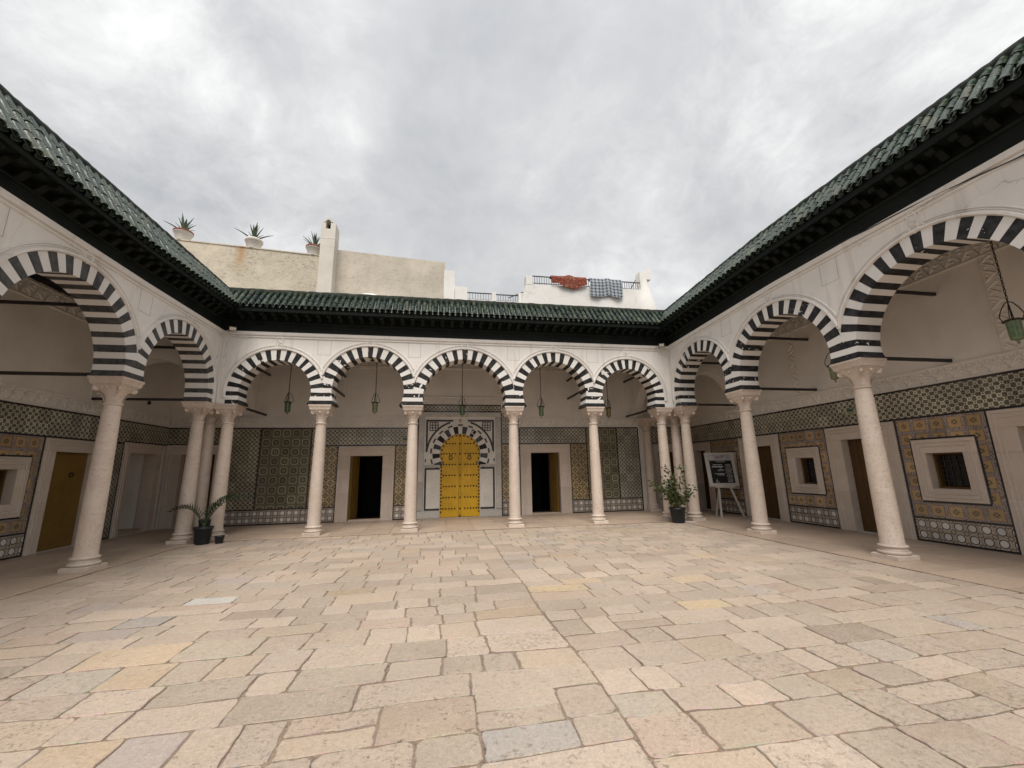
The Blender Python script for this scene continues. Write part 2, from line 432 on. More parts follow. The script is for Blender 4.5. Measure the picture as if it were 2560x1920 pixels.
def oval(T):
    u, v = T.uv(); a, b = u - .5, v - .5; p = T.pos()
    r = (a * a + b * b * .92).pw(.5); k = (.5 - a.abs()) + (.5 - b.abs())
    c = T.mix(T.noise(p, 8, 3), (.42, .35, .28), (.36, .29, .225))
    c = T.mix((a.abs() - b.abs()).abs().band(.0, .05) * (r > .38), c, (.10, .065, .05))
    c = T.mix(r < .29, c, (.58, .55, .52)); c = T.mix(r.band(.28, .36), c, (.05, .04, .045))
    c = T.mix(k < .22, c, (.38, .33, .28)); c = T.mix(k.band(.19, .26), c, (.07, .05, .05))
    return tile_tone(T, c)
material('tile_oval', oval, .17, .5)
def flower(T):
    u, v = T.uv(); a, b = u - .5, v - .5; p = T.pos()
    d = a.abs().mx(b.abs()) + (a.abs().mn(b.abs()) * 36.).sin() * .018
    r = (a * a + b * b).pw(.5); pet = (a * b).abs() * 9.
    orn = T.vor(p, 38., 'DISTANCE_TO_EDGE')
    bgc = T.mix(orn < .10, (.40, .36, .34), (.14, .11, .12))
    bgc = T.mix(T.noise(p, 30, 2) > .58, bgc, (.40, .28, .18))
    yl = T.mix(T.noise(p, 10, 3), (.46, .325, .175), (.40, .27, .135))
    c = T.mix(d < .375, bgc, yl); c = T.mix(d.band(.355, .385), c, (.20, .09, .05))
    c = T.mix(r.band(.15, .175), c, (.17, .075, .03))
    c = T.mix((r < .135) * ((a.abs() - b.abs()).abs() > .035) * (r > .02), c, (.035, .055, .045))
    c = T.mix((a.abs() + b.abs()) < .03, c, (.36, .25, .1))
    return tile_tone(T, c)
material('tile_flower', flower, .17, .5)
material('tile_black', lambda T: T.mix(T.noise(T.pos(), 12, 3), (.010, .009, .012), (.03, .026, .03)), .2, .6)
material('grout', lambda T: T.mix(T.noise(T.pos(), 12, 4), (.36, .33, .28), (.26, .235, .2)), .9, .1)
def stonem(T):
    t = T.attr('tint'); p = T.pos()
    px, py, pz = T.xyz(p); r = T.rand()
    off = T.comb(r * 11., r * 5., 0.)
    a = T.noise(T.vm('ADD', p, off), 2.6, 8, .66, .7); f = T.noise(p, 95, 5, .72); f2 = T.noise(p, 260, 2, .6)
    g = T.noise(T.vm('ADD', p, off), 9., 9, .78, .35)
    h = T.noise(T.vm('ADD', p, T.comb(r * 3., 4., r * 7.)), 1.3, 5, .6)
    big = T.noise(p, .45, 3, .5)
    st = T.noise(T.vm('ADD', T.comb(px * 3., py * 14., 0.), off), 1.6, 6, .7, .4)
    gr = T.noise(p, 34, 6, .8)
    c = T.mix(T.map(a, .40, .62) * .40, t, (.448, .364, .292))          # stones are mottled, never one flat tint
    c = T.mix(T.map(h, .54, .70) * .28, c, (.47, .38, .27))
    c = T.mix(T.map(h, .46, .34) * .28, c, (.40, .345, .29))
    pit = T.map(g + (h - .5) * .3, .64, .72); c = T.mix(pit * .5, c, T.mix(1., c, (.50, .44, .40), 'MULTIPLY'))
    pn = T.noise(p, 30, 5, .72, .3); p2 = T.map(pn + r * .10 + (a - .5) * .35, .655, .74); c = T.mix(p2 * .42, c, T.mix(1., c, (.50, .44, .39), 'MULTIPLY'))
    c = T.mix(T.map(st, .56, .72) * .32, c, T.mix(1., c, (.66, .60, .55), 'MULTIPLY'))
    c = T.mix(T.map(st, .44, .30) * .22, c, T.mix(1., c, (1.16, 1.16, 1.15), 'MULTIPLY'))
    k = (f - .5) * .8 + (f2 - .5) * .6 + (gr - .5) * .9 + (big - .5) * .45 + 1.
    c = T.mix(1., c, T.comb(k, k, k), 'MULTIPLY')
    return c, a * .5 + gr * .22 + f * .10 + f2 * .04 - pit * .3 - p2 * .15, T.map(a, .3, .7, .42, .68)
material('paving', stonem, .55, .35, .014)
def mortar(T):
    n = T.noise(T.pos(), 35, 5, .65); m = T.noise(T.pos(), 1.4, 4)
    return T.mix(T.map(n, .35, .7), T.mix(m, (.36, .275, .21), (.28, .21, .16)), T.mix(T.map(T.noise(T.pos(), 2.2, 4), .5, .62), (.17, .125, .095), (.05, .038, .03))), n
material('mortar', mortar, .9, .2, .01)

# ================================================================== THE SETTING
MB().box(-40, 40, -40, 40, -1., -.06).build('ground', 'mortar')['kind'] = 'structure'
ground = bpy.data.objects['ground']

# courtyard paving
CX0, CX1, CY0, CY1 = -5.72, 6.98, -12.7, -.33
court = MB().box(CX0 - .05, CX1 + .05, CY0, CY1 + .05, -.055, -.029).build('courtyard_floor', 'mortar'); court['kind'] = 'structure'
TINT = dict(pale=(.54, .535, .50), blue=(.37, .335, .305), lilac=(.40, .34, .30), green=(.405, .355, .29), ochre=(.47, .36, .25), tan=(.45, .355, .268),
            grey=(.40, .335, .265), brown=(.38, .30, .235), yellow=(.53, .41, .265), beige=(.53, .42, .33))
MARKS = [(-2.89, -5.74, 'pale'), (-3.1, -6.16, 'blue'), (-3.49, -6.75, 'lilac'), (-2.8, -7.59, 'green'), (-2.28, -7.75, 'ochre'), (-1.52, -8.77, 'lilac'), (-2.14, -8.71, 'ochre'), (-0.5, -8.25, 'grey'), (-0.45, -8.83, 'tan'), (-3.9, -6.88, 'tan'), (0.78, -9.12, 'blue'), (1.31, -8.91, 'green'), (3.61, -8.58, 'green'), (2.8, -9.72, 'brown'), (3.23, -7.26, 'yellow'), (1.45, -6.18, 'yellow'), (4.82, -8.6, 'brown'), (5.17, -8.15, 'blue'), (1.62, -7.24, 'brown'), (2.37, -7.63, 'brown'), (0.98, -8.22, 'tan'), (4.94, -6.77, 'grey'), (5.7, -2.18, 'grey'), (2.25, -8.85, 'beige'), (-2.82, -3.91, 'grey'), (-4.88, -3.0, 'grey'), (-1.29, -5.78, 'grey')]
sr = random.Random(21)
def stone_quads():
    qs = []
    # three lengthwise fields so that the courses do not run through the whole court
    fields = [(CX0, 1.2), (1.2, CX1)]
    for fi, (fx0, fx1) in enumerate(fields):
        y = CY1
        while y > CY0 + .1:
            small = fi == 1 and y > -4.5
            h = sr.uniform(.24, .34) if small else sr.uniform(.26, .43)
            y2 = max(y - h, CY0)
            x = fx0
            while x < fx1 - .01:
                l = sr.uniform(.25, .6) if small else sr.choice([sr.uniform(.26, .42), sr.uniform(.36, .62), sr.uniform(.5, .85)])
                x2 = x + l
                if fx1 - x2 < .28: x2 = fx1
                if l > .5 and sr.random() < .16 and h > .38:
                    ym = y - h * sr.uniform(.4, .6); qs.append((x, x2, y, ym)); qs.append((x, x2, ym, y2))
                else: qs.append((x, x2, y, y2))
                x = x2
            y = y2
    return qs
def wob(x, y, s):
    return .022 * math.sin(1.7 * x + 2.3 * y + s) + .009 * math.sin(4.1 * x - 1.9 * y + 2 * s)
def stone_outline(q):
    x0, x1, y1, y0 = q
    g = sr.choice([.004, .006, .008, .012])
    cx, cy = (x0 + x1) / 2, (y0 + y1) / 2
    sx, sy = (x1 - x0) / 2 - g, (y1 - y0) / 2 - g
    pts = []
    c = sr.choice([.006, .01, .014, .02, .035])
    edge = [(-1, -1), (1, -1), (1, 1), (-1, 1)]
    for k in range(4):
        (ax, ay), (bx, by) = edge[k], edge[(k + 1) % 4]
        for t in (.0, .2, .4, .6, .8, 1.):
            px, py = cx + sx * (ax + (bx - ax) * t), cy + sy * (ay + (by - ay) * t)
            if t in (0., 1.):
                dx_, dy_ = (bx - ax) * c * (1 if t == 0 else -1) / 2, (by - ay) * c * (1 if t == 0 else -1) / 2
                px += dx_; py += dy_
            else:
                px += sr.gauss(0, .0045); py += sr.gauss(0, .0045)
            pts.append((px + wob(px, py, .3), py + wob(px, py, 2.1)))
    return pts, cx, cy
def stone_geo(pts, top, tl):
    n = len(pts); cx = sum(p[0] for p in pts) / n; cy = sum(p[1] for p in pts) / n
    def ins(p, d):
        l = math.hypot(p[0] - cx, p[1] - cy); return (p[0] + (cx - p[0]) * d / l, p[1] + (cy - p[1]) * d / l)
    def z(p): return top + tl[0] * (p[0] - cx) + tl[1] * (p[1] - cy)
    vs = [(p[0], p[1], -.045) for p in pts] + [(p[0], p[1], z(p) - .005) for p in pts] + [(*ins(p, .006), z(p)) for p in pts]
    fs = [(i, (i + 1) % n, n + (i + 1) % n, n + i) for i in range(n)] + [(n + i, n + (i + 1) % n, 2 * n + (i + 1) % n, 2 * n + i) for i in range(n)] + [tuple(2 * n + i for i in range(n))]
    return vs, fs
quads = [q for q in stone_quads()]
stones = []
for q in quads:
    pts, cx, cy = stone_outline(q)
    r = sr.random()
    if r < .62: base = (.462, .372, .297)
    elif r < .76: base = (.415, .338, .266)
    elif r < .84: base = (.445, .342, .268)
    elif r < .89: base = TINT['tan']
    elif r < .93: base = TINT['grey']
    elif r < .945: base = TINT['green']
    elif r < .955: base = TINT['lilac']
    elif r < .98: base = TINT['brown']
    else: base = TINT['ochre']
    k = sr.uniform(.84, 1.12); base = tuple(b * k for b in base)
    stones.append([pts, cx, cy, base])
for mx_, my_, kname in MARKS:
    s = min(stones, key=lambda s: (s[1] - mx_) ** 2 + (s[2] - my_) ** 2); s[3] = TINT[kname]
def set_tint(me, cols):
    at = me.color_attributes.new('tint', 'FLOAT_COLOR', 'CORNER'); d = []
    for p, c in zip(me.polygons, cols): d += list((*c, 1.)) * p.loop_total
    at.data.foreach_set('color', d)
def rim_tint(base, n, nf):               # grime caught on the worn arris of each stone
    return [tuple(q * .62 for q in base)] * n + [tuple(q * sr.uniform(.74, 1.0) for q in base) for _ in range(n)] + [base] * (nf - 2 * n)
def in_view(s): return camo.matrix_world.inverted() @ Vector((s[1], s[2], 0))
def showing(s):
    v = in_view(s)
    if v.z > -.3: return -1
    x, y = v.x / -v.z * 1031.5, v.y / -v.z * 1031.5
    if abs(x) > 1420 or abs(y) > 1080: return -1
    return 1. / v.z ** 2
order = sorted(range(len(stones)), key=lambda i: -showing(stones[i]))
near, far = order[:290], order[290:]
for i in near:
    pts, cx, cy, base = stones[i]
    vs, fs = stone_geo(pts, -.02 + sr.uniform(-.003, .003), (sr.uniform(-.008, .008), sr.uniform(-.008, .008)))
    vs = [(x - cx, y - cy, z) for x, y, z in vs]
    b = MB().add(vs, fs); me = b.mesh('paving_stone', 'paving'); set_tint(me, rim_tint(base, len(pts), len(fs))); put('paving_stone', me, court, (cx, cy, 0))
b = MB(); cols = []
for i in far:
    pts, cx, cy, base = stones[i]
    vs, fs = stone_geo(pts, -.02 + sr.uniform(-.003, .003), (sr.uniform(-.008, .008), sr.uniform(-.008, .008)))
    b.add(vs, fs); cols += rim_tint(base, len(pts), len(fs))
me = b.mesh('far_paving_stones', 'paving'); set_tint(me, cols)
put('far_paving_stones', me, court)['kind'] = 'stuff'

# gallery floors: large marble slabs round the court
def gallery_floor(x0, x1, y0, y1, nx, ny, seed):
    f = MB().box(x0, x1, y0, y1, -.055, -.012).build('gallery_floor', 'mortar'); f['kind'] = 'structure'
    q = random.Random(seed)
    xs = [x0 + (x1 - x0) * i / nx for i in range(nx + 1)]; ys = [y0 + (y1 - y0) * i / ny for i in range(ny + 1)]
    for i in range(nx):
        for j in range(ny):
            g = .003; t = q.uniform(-.002, .002)
            a, c, d, e = xs[i] + g, xs[i + 1] - g, ys[j] + g, ys[j + 1] - g
            v = [(a, d, -.03), (c, d, -.03), (c, e, -.03), (a, e, -.03), (a, d, t - .004), (c, d, t - .004), (c, e, t - .004), (a, e, t - .004)]
            w = [(a + .006, d + .006, t), (c - .006, d + .006, t), (c - .006, e - .006, t), (a + .006, e - .006, t)]
            MB().add(v + w, [(0, 1, 5, 4), (1, 2, 6, 5), (2, 3, 7, 6), (3, 0, 4, 7), (4, 5, 9, 8), (5, 6, 10, 9), (6, 7, 11, 10), (7, 4, 8, 11), (8, 9, 10, 11)]).build('floor_slab', 'slab_marble', f)
gallery_floor(-5.68, 6.94, -.32, 2.75, 17, 5, 1)
gallery_floor(-8.37, -5.68, -11.5, 2.75, 4, 18, 2)
gallery_floor(6.94, 9.64, -11.5, 2.75, 4, 18, 3)

# ================================================================== WALLS
# wall frame: local x along the wall (to the right seen from the court), local y into the wall, local z up
def wall_boxes(mb, u0, u1, z0, z1, holes, y0, y1):
    us = sorted({u0, u1, *[h[0] for h in holes], *[h[1] for h in holes]}); us = [u for u in us if u0 <= u <= u1]
    for a, b_ in zip(us, us[1:]):
        hs = sorted([h for h in holes if h[0] < (a + b_) / 2 < h[1]], key=lambda h: h[2]); z = z0
        for h in hs:
            if h[2] > z: mb.box(a, b_, y0, y1, z, h[2])
            z = h[3]
        if z < z1: mb.box(a, b_, y0, y1, z, z1)

TILE_CACHE = {}
def tile_mesh(kind, w, h, cu=(0., 1.), cv=(0., 1.)):
    key = (kind, round(w, 3), round(h, 3), round(cu[0], 2), round(cu[1], 2), round(cv[0], 2), round(cv[1], 2))
    if key in TILE_CACHE: return TILE_CACHE[key]
    b = MB(); g, c, t = .0012, .003, .011
    x0, x1, z0, z1 = g, w - g, g, h - g
    def uvp(x, z): return (cu[0] + (cu[1] - cu[0]) * x / w, cv[0] + (cv[1] - cv[0]) * z / h)
    O = [(x0, z0), (x1, z0), (x1, z1), (x0, z1)]; I = [(x0 + c, z0 + c), (x1 - c, z0 + c), (x1 - c, z1 - c), (x0 + c, z1 - c)]
    b.face([(x, -t, z) for x, z in I], [uvp(x, z) for x, z in I])
    for k in range(4):
        o0, o1, i1, i0 = O[k], O[(k + 1) % 4], I[(k + 1) % 4], I[k]
        b.face([(o0[0], -t + .002, o0[1]), (o1[0], -t + .002, o1[1]), (i1[0], -t, i1[1]), (i0[0], -t, i0[1])], [uvp(*q) for q in (o0, o1, i1, i0)])
        b.face([(o0[0], 0, o0[1]), (o1[0], 0, o1[1]), (o1[0], -t + .002, o1[1]), (o0[0], -t + .002, o0[1])], [uvp(*q) for q in (o0, o1, o1, o0)])
    me = b.mesh(kind, kind); TILE_CACHE[key] = me
    return me
TNAME = dict(tile_star='star_tile', tile_star_green='star_tile', tile_star_blue='star_tile', tile_circle='circle_tile', tile_lace='lacework_tile', tile_oval='oval_tile', tile_flower='flower_tile')
def tile_panel(wall, kind, u0, u1, z0, z1, s, hole=None, top=True, label=None):
    """panel of tiles; whole tiles count from the left and from the top (or bottom), cut ones at the far edges"""
    if hole:
        h = hole
        for a in ((u0, h[0], z0, z1), (h[1], u1, z0, z1), (h[0], h[1], z0, h[2]), (h[0], h[1], h[3], z1)): pass
    pb = MB().box(u0, u1, -.003, .0, z0, z1) if not hole else MB()
    if hole: wall_boxes(pb, u0, u1, z0, z1, [hole], -.003, 0.)
    pan = pb.build('tile_panel', 'grout', wall, label=label)
    nu = int(math.ceil((u1 - u0) / s - .05)); su = s if abs(nu * s - (u1 - u0)) > .06 * s * nu else (u1 - u0) / nu
    nz = int(math.ceil((z1 - z0) / s - .05)); sz = s if abs(nz * s - (z1 - z0)) > .06 * s * nz else (z1 - z0) / nz
    for i in range(nu):
        a = u0 + i * su; w = min(su, u1 - a)
        if w < .015: continue
        for j in range(nz):
            if top: e = z1 - j * sz; h = min(sz, e - z0); b0 = e - h; cv = (1 - h / sz, 1.)
            else: b0 = z0 + j * sz; h = min(sz, z1 - b0); cv = (0., h / sz)
            if h < .015: continue
            cells = [(a, b0, w, h, (0., w / su), cv)]
            if hole:
                hu0, hu1, hz0, hz1 = hole
                if a >= hu0 - .01 and a + w <= hu1 + .01 and b0 >= hz0 - .01 and b0 + h <= hz1 + .01: continue
                if not (a + w <= hu0 or a >= hu1 or b0 + h <= hz0 or b0 >= hz1):
                    out = []
                    if a < hu0: out.append((a, b0, hu0 - a, h))
                    if a + w > hu1: out.append((hu1, b0, a + w - hu1, h))
                    m0, m1 = max(a, hu0), min(a + w, hu1)
                    if b0 < hz0: out.append((m0, b0, m1 - m0, hz0 - b0))
                    if b0 + h > hz1: out.append((m0, hz1, m1 - m0, b0 + h - hz1))
                    def sub(q):
                        cu_ = ((q[0] - a) / su, (q[0] + q[2] - a) / su); f = lambda zz_: cv[0] + (zz_ - b0) / sz
                        return (*q, cu_, (f(q[1]), f(q[1] + q[3])))
                    cells = [sub(q) for q in out if q[2] > .02 and q[3] > .02]
            for (x, z, w_, h_, cu, cv_) in cells:
                put(TNAME[kind], tile_mesh(kind, w_, h_, cu, cv_), pan, (x, -.003, z))
    return pan
BS = .034
def border(wall, pts, piece=.29):
    """strip of long black border tiles along the straight runs of a polyline (u,z), centred on it"""
    for (a, za), (c, zc) in zip(pts, pts[1:]):
        L = math.hypot(c - a, zc - za); n = max(1, round(L / piece))
        for k in range(n):
            l = L / n - .004
            if abs(zc - za) < 1e-6:
                x = min(a, c) + k * L / n
                o = put('border_tile', tile_mesh_border(l, True), wall, (x + .002, 0, za - BS / 2))
            else:
                z = min(za, zc) + k * L / n
                o = put('border_tile', tile_mesh_border(l, False), wall, (a - BS / 2, 0, z + .002))
def tile_mesh_border(l, horiz):
    key = ('b', round(l, 3), horiz)
    if key not in TILE_CACHE:
        TILE_CACHE[key] = MB().bbox(0, l if horiz else BS, -.018, 0, 0, BS if horiz else l, .004).mesh('border_tile', 'tile_black')
    return TILE_CACHE[key]
def rect(wall, u0, u1, z0, z1):
    border(wall, [(u0, z0), (u1, z0)]); border(wall, [(u0, z1), (u1, z1)])
    border(wall, [(u0, z0 + BS / 2), (u0, z1 - BS / 2)]); border(wall, [(u1, z0 + BS / 2), (u1, z1 - BS / 2)])

def frieze(wall, u0, u1, z0, z1, seed, vertical=False):
    """carved stucco band: flat band with raised edge mouldings and a running leaf-and-zigzag relief"""
    q = random.Random(seed)
    b = MB().box(u0, u1, -.006, .0, z0, z1)
    for z in (z0 + .02, z1 - .02):
        if not vertical: b.box(u0, u1, -.03, -.006, z - .012, z + .012)
    if vertical:
        for u in (u0 + .015, u1 - .015): b.box(u - .01, u + .01, -.02, -.006, z0, z1)
    b.build('stucco_band', 'room_plaster', wall)
    r = MB(); y = -.006
    def P(u, z): return (u, y, z)
    if not vertical:
        n = max(1, round((u1 - u0) / .27)); st = (u1 - u0) / n; h = z1 - z0 - .1; zb = z0 + .05
        for i in range(n):
            a = u0 + i * st
            r.ridge([P(a + .01, zb), P(a + st * .35, zb + h * .55), P(a + st * .5, zb + h), P(a + st * .68, zb + h * .5), P(a + st - .01, zb)], .016, .024)
            for s_ in (0, 1):
                c = a + st * (.5 if s_ else .02); zc = zb + h * (.32 if s_ else .72); rr = h * q.uniform(.13, .17)
                arc = [P(c + rr * math.cos(t) * 1.25, zc + rr * math.sin(t)) for t in [k * pi / 4 + q.uniform(0, .5) for k in range(8)]]
                r.ridge(arc[:7], .013, .02)
            r.ridge([P(a + st * .2, zb + h * .85), P(a + st * .27, zb + h * .72), P(a + st * .21, zb + h * .6)], .017, .02)
            r.ridge([P(a + st * .8, zb + h * .9), P(a + st * .76, zb + h * .72), P(a + st * .84, zb + h * .6)], .017, .02)
    else:
        n = max(1, round((z1 - z0) / .24)); st = (z1 - z0) / n; w = u1 - u0 - .08; c = (u0 + u1) / 2
        for i in range(n):
            a = z0 + i * st; sg = 1 if i % 2 else -1
            r.ridge([P(c - sg * w * .45, a + .02), P(c + sg * w * .1, a + st * .4), P(c + sg * w * .42, a + st * .55), P(c, a + st * .8), P(c - sg * w * .4, a + st - .01)], .016, .022)
            r.ridge([P(c - sg * w * .3, a + st * .35), P(c - sg * w * .42, a + st * .5), P(c - sg * w * .2, a + st * .62)], .017, .02)
            r.ridge([P(c + sg * w * .35, a + st * .1), P(c + sg * w * .2, a + st * .22), P(c + sg * w * .42, a + st * .3)], .017, .02)
    o = r.build('carved_relief', 'room_plaster', wall); o['kind'] = 'stuff'

def surround(t, u0, u1, z0, z1, o0, o1, p0, p1, sill=False, mat='surround_marble'):
    """stone surround: u0..u1,z0..z1 outside; o0..o1,p0..p1 the opening"""
    d = .035
    MB().bbox(u0, u1, -d, .30, p1, z1, .006).build('lintel', mat, t)
    for a, c in ((u0, o0), (o1, u1)):
        zs = [z0, z0 + (p1 - z0) * .43, z0 + (p1 - z0) * .80, p1] if p1 - z0 > 1.5 else [z0, p1]
        for s_, e in zip(zs, zs[1:]): MB().bbox(a, c, -d, .30, s_ + .001, e - .001, .004).build('jamb_stone', mat, t)
    if sill: MB().bbox(o0, o1, -d + .001, .30, z0, p0, .006).build('sill', mat, t)
    m = MB(); i = .075                      # raised moulding round the face
    for off, w in ((i, .016), (i + .07, .011)):
        if off + .02 > (o0 - u0): continue
        pth = [(u0 + off, -d, z0 if not sill else z0 + off), (u0 + off, -d, z1 - off), (u1 - off, -d, z1 - off), (u1 - off, -d, z0 if not sill else z0 + off)]
        if sill: pth.append(pth[0])
        for a, c in zip(pth, pth[1:]): m.ridge([a, c], w, .012)
    m.build('moulding', mat, t)
def door_leaf(t, u0, u1, z0, z1, y, mat, planks=3, knock=None, rot=0.):
    w = u1 - u0
    d = MB().box(0, w, 0, .045, z0, z1).build('door_leaf', mat, t, (u0, y, 0), (0, 0, rot))
    for k in range(planks):
        MB().bbox(k * w / planks + .003, (k + 1) * w / planks - .003, -.012, 0., z0 + .004, z1 - .004, .004).build('door_plank', mat, d)
    if knock:
        b = MB(); cx, cz = knock
        b.tube([(cx + .05 * math.sin(a), -.03, cz + .05 * math.cos(a)) for a in [k * pi / 8 for k in range(17)]], .011, 6)
        b.lathe([(.0, -.02), (.03, -.015), (.03, .0)], 10, (0, 0, 0)); b.v = [v for v in b.v]
        b.build('knocker', 'dark_red_iron', d)
    return d
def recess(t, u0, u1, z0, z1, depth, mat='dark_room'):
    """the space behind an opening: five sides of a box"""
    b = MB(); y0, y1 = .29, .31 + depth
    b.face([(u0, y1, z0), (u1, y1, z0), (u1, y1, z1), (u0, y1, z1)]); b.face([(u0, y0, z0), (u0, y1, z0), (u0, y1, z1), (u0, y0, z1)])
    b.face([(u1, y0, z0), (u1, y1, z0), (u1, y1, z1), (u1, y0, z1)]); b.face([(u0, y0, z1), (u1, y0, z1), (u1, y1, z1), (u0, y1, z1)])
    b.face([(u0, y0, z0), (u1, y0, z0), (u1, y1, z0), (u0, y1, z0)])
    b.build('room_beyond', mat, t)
def iron_grille_window(name_label, wall_loc, rz, u0, u1, z0, z1, o0, o1, p0, p1):
    t = thing('window', name_label, 'window', wall_loc, rz, 'square grilled windows in stone surrounds')
    surround(t, u0, u1, z0, z1, o0, o1, p0, p1, True)
    for a, c, e, f in ((o0 + .002, o0 + .035, p0 + .002, p1 - .002), (o1 - .035, o1 - .002, p0 + .002, p1 - .002), (o0 + .035, o1 - .035, p0 + .002, p0 + .035), (o0 + .035, o1 - .035, p1 - .035, p1 - .002)):
        MB().bbox(a, c, .14, .28, e, f, .006).build('wood_frame', 'window_wood', t)
    n = 5
    for k in range(1, n):
        u = o0 + .05 + (o1 - o0 - .1) * k / n; MB().tube([(u, .17, p0 + .05), (u, .17, p1 - .05)], .008, 6).build('bar', 'iron', t)
    for k in range(1, n + 1):
        z = p0 + .05 + (p1 - p0 - .1) * k / (n + 1); MB().tube([(o0 + .05, .178, z), (o1 - .05, .178, z)], .007, 6).build('bar', 'iron', t)
    MB().box(o0 + .05, o1 - .05, .262, .27, p0 + .05, p1 - .05).build('pane', 'dark_glass', t)
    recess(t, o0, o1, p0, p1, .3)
    return t

ZB, ZM, ZT = .46, 2.43, 3.03      # dado of oval tiles / main panels / top of the star-tile band
WH = 5.62                          # gallery ceiling
# ---- right wall (x = 9.64): local u = -Y
RW = (9.64, 0, 0); RR = -pi / 2
rw = thing('gallery_wall', 'long right gallery wall with star tile band over doors and square windows', 'wall', RW, RR)
r_doors = [(-2.60, -1.89), (.20, 1.19), (3.39, 4.25), (6.55, 7.45)]
r_door_fr = [(-2.75, -1.58), (-.14, 1.505), (3.0, 4.64), (6.205, 7.84)]
r_wins = [(-1.12, -.52), (1.99, 2.56), (5.12, 5.73)]
r_win_fr = [(-1.35, -.32), (1.72, 2.74), (4.90, 5.95)]
r_panels = [(-1.56, -.16), (1.525, 2.98), (4.66, 6.185)]
b = MB(); wall_boxes(b, -2.75, 11.6, -.06, WH, [(a, c, 0., 2.42) for a, c in r_door_fr] + [(a, c, .80, 1.99) for a, c in r_win_fr], 0., .30)
b.build('plain_wall', 'room_plaster', rw)
tile_panel(rw, 'tile_star', -2.74, 9.3, 2.46, 3.02, .28)
border(rw, [(-2.74, 2.443), (9.3, 2.443)]); border(rw, [(-2.74, 3.037), (9.3, 3.037)])
for (a, c), (f0, f1) in zip(r_panels, r_win_fr):
    tile_panel(rw, 'tile_flower', a + .02, c - .02, ZB + .017, 2.425, .292, (f0 - .034, f1 + .034, .80 - .034, 1.99 + .034), top=False)
    rect(rw, f0 - .017, f1 + .017, .80 - .017, 1.99 + .017)
    border(rw, [(a, .0), (a, 2.425)]); border(rw, [(c, .0), (c, 2.425)])
    border(rw, [(a + .017, ZB), (c - .017, ZB)]); border(rw, [(a + .017, .018), (c - .017, .018)])
    tile_panel(rw, 'tile_oval', a + .02, c - .02, .036, ZB - .017, .2035)
frieze(rw, -2.74, 11.5, 3.06, 3.39, 4); frieze(rw, -2.74, 11.5, 5.17, 5.57, 5)
for u in (-.35, 2.38, 6.72, 9.2): frieze(rw, u - .13, u + .13, 3.42, 5.16, 6, True)
wn = ['window with stone surround half hidden behind the easel sign', 'window between the two front columns on the right wall', 'largest window in yellow flower tiles at the right edge']
for (f0, f1), (o0, o1), lb in zip(r_win_fr, r_wins, wn):
    iron_grille_window('square grilled ' + lb, RW, RR, f0, f1, .80, 1.99, o0, o1, 1.04, 1.72)
dl = ['brown doorway in the far right corner behind the easel', 'brown door behind the second column of the right arcade', 'brown door in stone surround behind the nearest right column', 'stone door surround cut off by the right picture edge']
for (f0, f1), (o0, o1), lb in zip(r_door_fr, r_doors, dl):
    t = thing('doorway', lb, 'doorway', RW, RR)
    surround(t, f0, f1, 0., 2.42, o0, o1, 0., 2.11)
    mid = (o0 + o1) / 2
    if lb.startswith('brown doorway'):
        recess(t, o0, o1, 0., 2.11, 1.2); door_leaf(t, o0 + .01, o0 + .5, .01, 2.10, .29, 'brown_wood', 2, None, 1.45)
    else:
        MB().box(o0, o1, .302, .36, -.07, 2.11).build('backing', 'brown_wood', t)
        door_leaf(t, o0 + .004, mid - .003, .012, 2.105, .17, 'brown_wood', 2); door_leaf(t, mid + .003, o1 - .004, .012, 2.105, .17, 'brown_wood', 2)

# ---- left wall (x = -8.37): local u = Y
LW = (-8.37, 0, 0); LR = pi / 2
lw = thing('gallery_wall', 'left gallery wall with star tile band, yellow-brown door and white niche', 'wall', LW, LR)
l_door_fr, l_door = (-1.36, .27), (-1.07, -.03)
l_nic_fr, l_nic = (.95, 2.71), (1.22, 2.32)
l_win_fr, l_win = (-2.63, -1.60), (-2.40, -1.85)
b = MB(); wall_boxes(b, -11.6, 2.75, -.06, WH, [(*l_door_fr, 0., 2.42), (*l_nic_fr, 0., 2.48), (*l_win_fr, .80, 1.99)], 0., .30)
b.build('plain_wall', 'room_plaster', lw)
tile_panel(lw, 'tile_star', -6., 2.74, 2.46, 3.02, .28)
border(lw, [(-6., 2.443), (.93, 2.443)]); border(lw, [(-6., 3.037), (2.74, 3.037)])
tile_panel(lw, 'tile_flower', -2.92, -1.40, ZB + .017, 2.425, .292, (l_win_fr[0] - .034, l_win_fr[1] + .034, .766, 2.024), top=False)
rect(lw, l_win_fr[0] - .017, l_win_fr[1] + .017, .783, 2.007)
border(lw, [(-1.38, 0), (-1.38, 2.425)]); border(lw, [(-2.94, 0), (-2.94, 2.425)])
border(lw, [(-2.92, ZB), (-1.40, ZB)]); border(lw, [(-2.92, .018), (-1.40, .018)])
tile_panel(lw, 'tile_oval', -2.92, -1.40, .036, ZB - .017, .2035)
tile_panel(lw, 'tile_star_blue', .29, .915, .036, 2.425, .28)
border(lw, [(.932, 0.), (.932, 2.50)]); border(lw, [(.95, 2.498), (2.71, 2.498)]); border(lw, [(2.728, 0), (2.728, 2.50)]); border(lw, [(.29, .018), (.915, .018)])
frieze(lw, -11.5, 2.74, 3.06, 3.41, 14); frieze(lw, -11.5, 2.74, 5.2, 5.58, 15)
for u in (-.3, -4.6): frieze(lw, u - .13, u + .13, 3.44, 5.19, 16, True)
iron_grille_window('square grilled window cut off by the left picture edge', LW, LR, *l_win_fr, .80, 1.99, *l_win, 1.06, 1.74)
t = thing('doorway', 'yellow-brown double door with ring knocker behind the front left column', 'doorway', LW, LR)
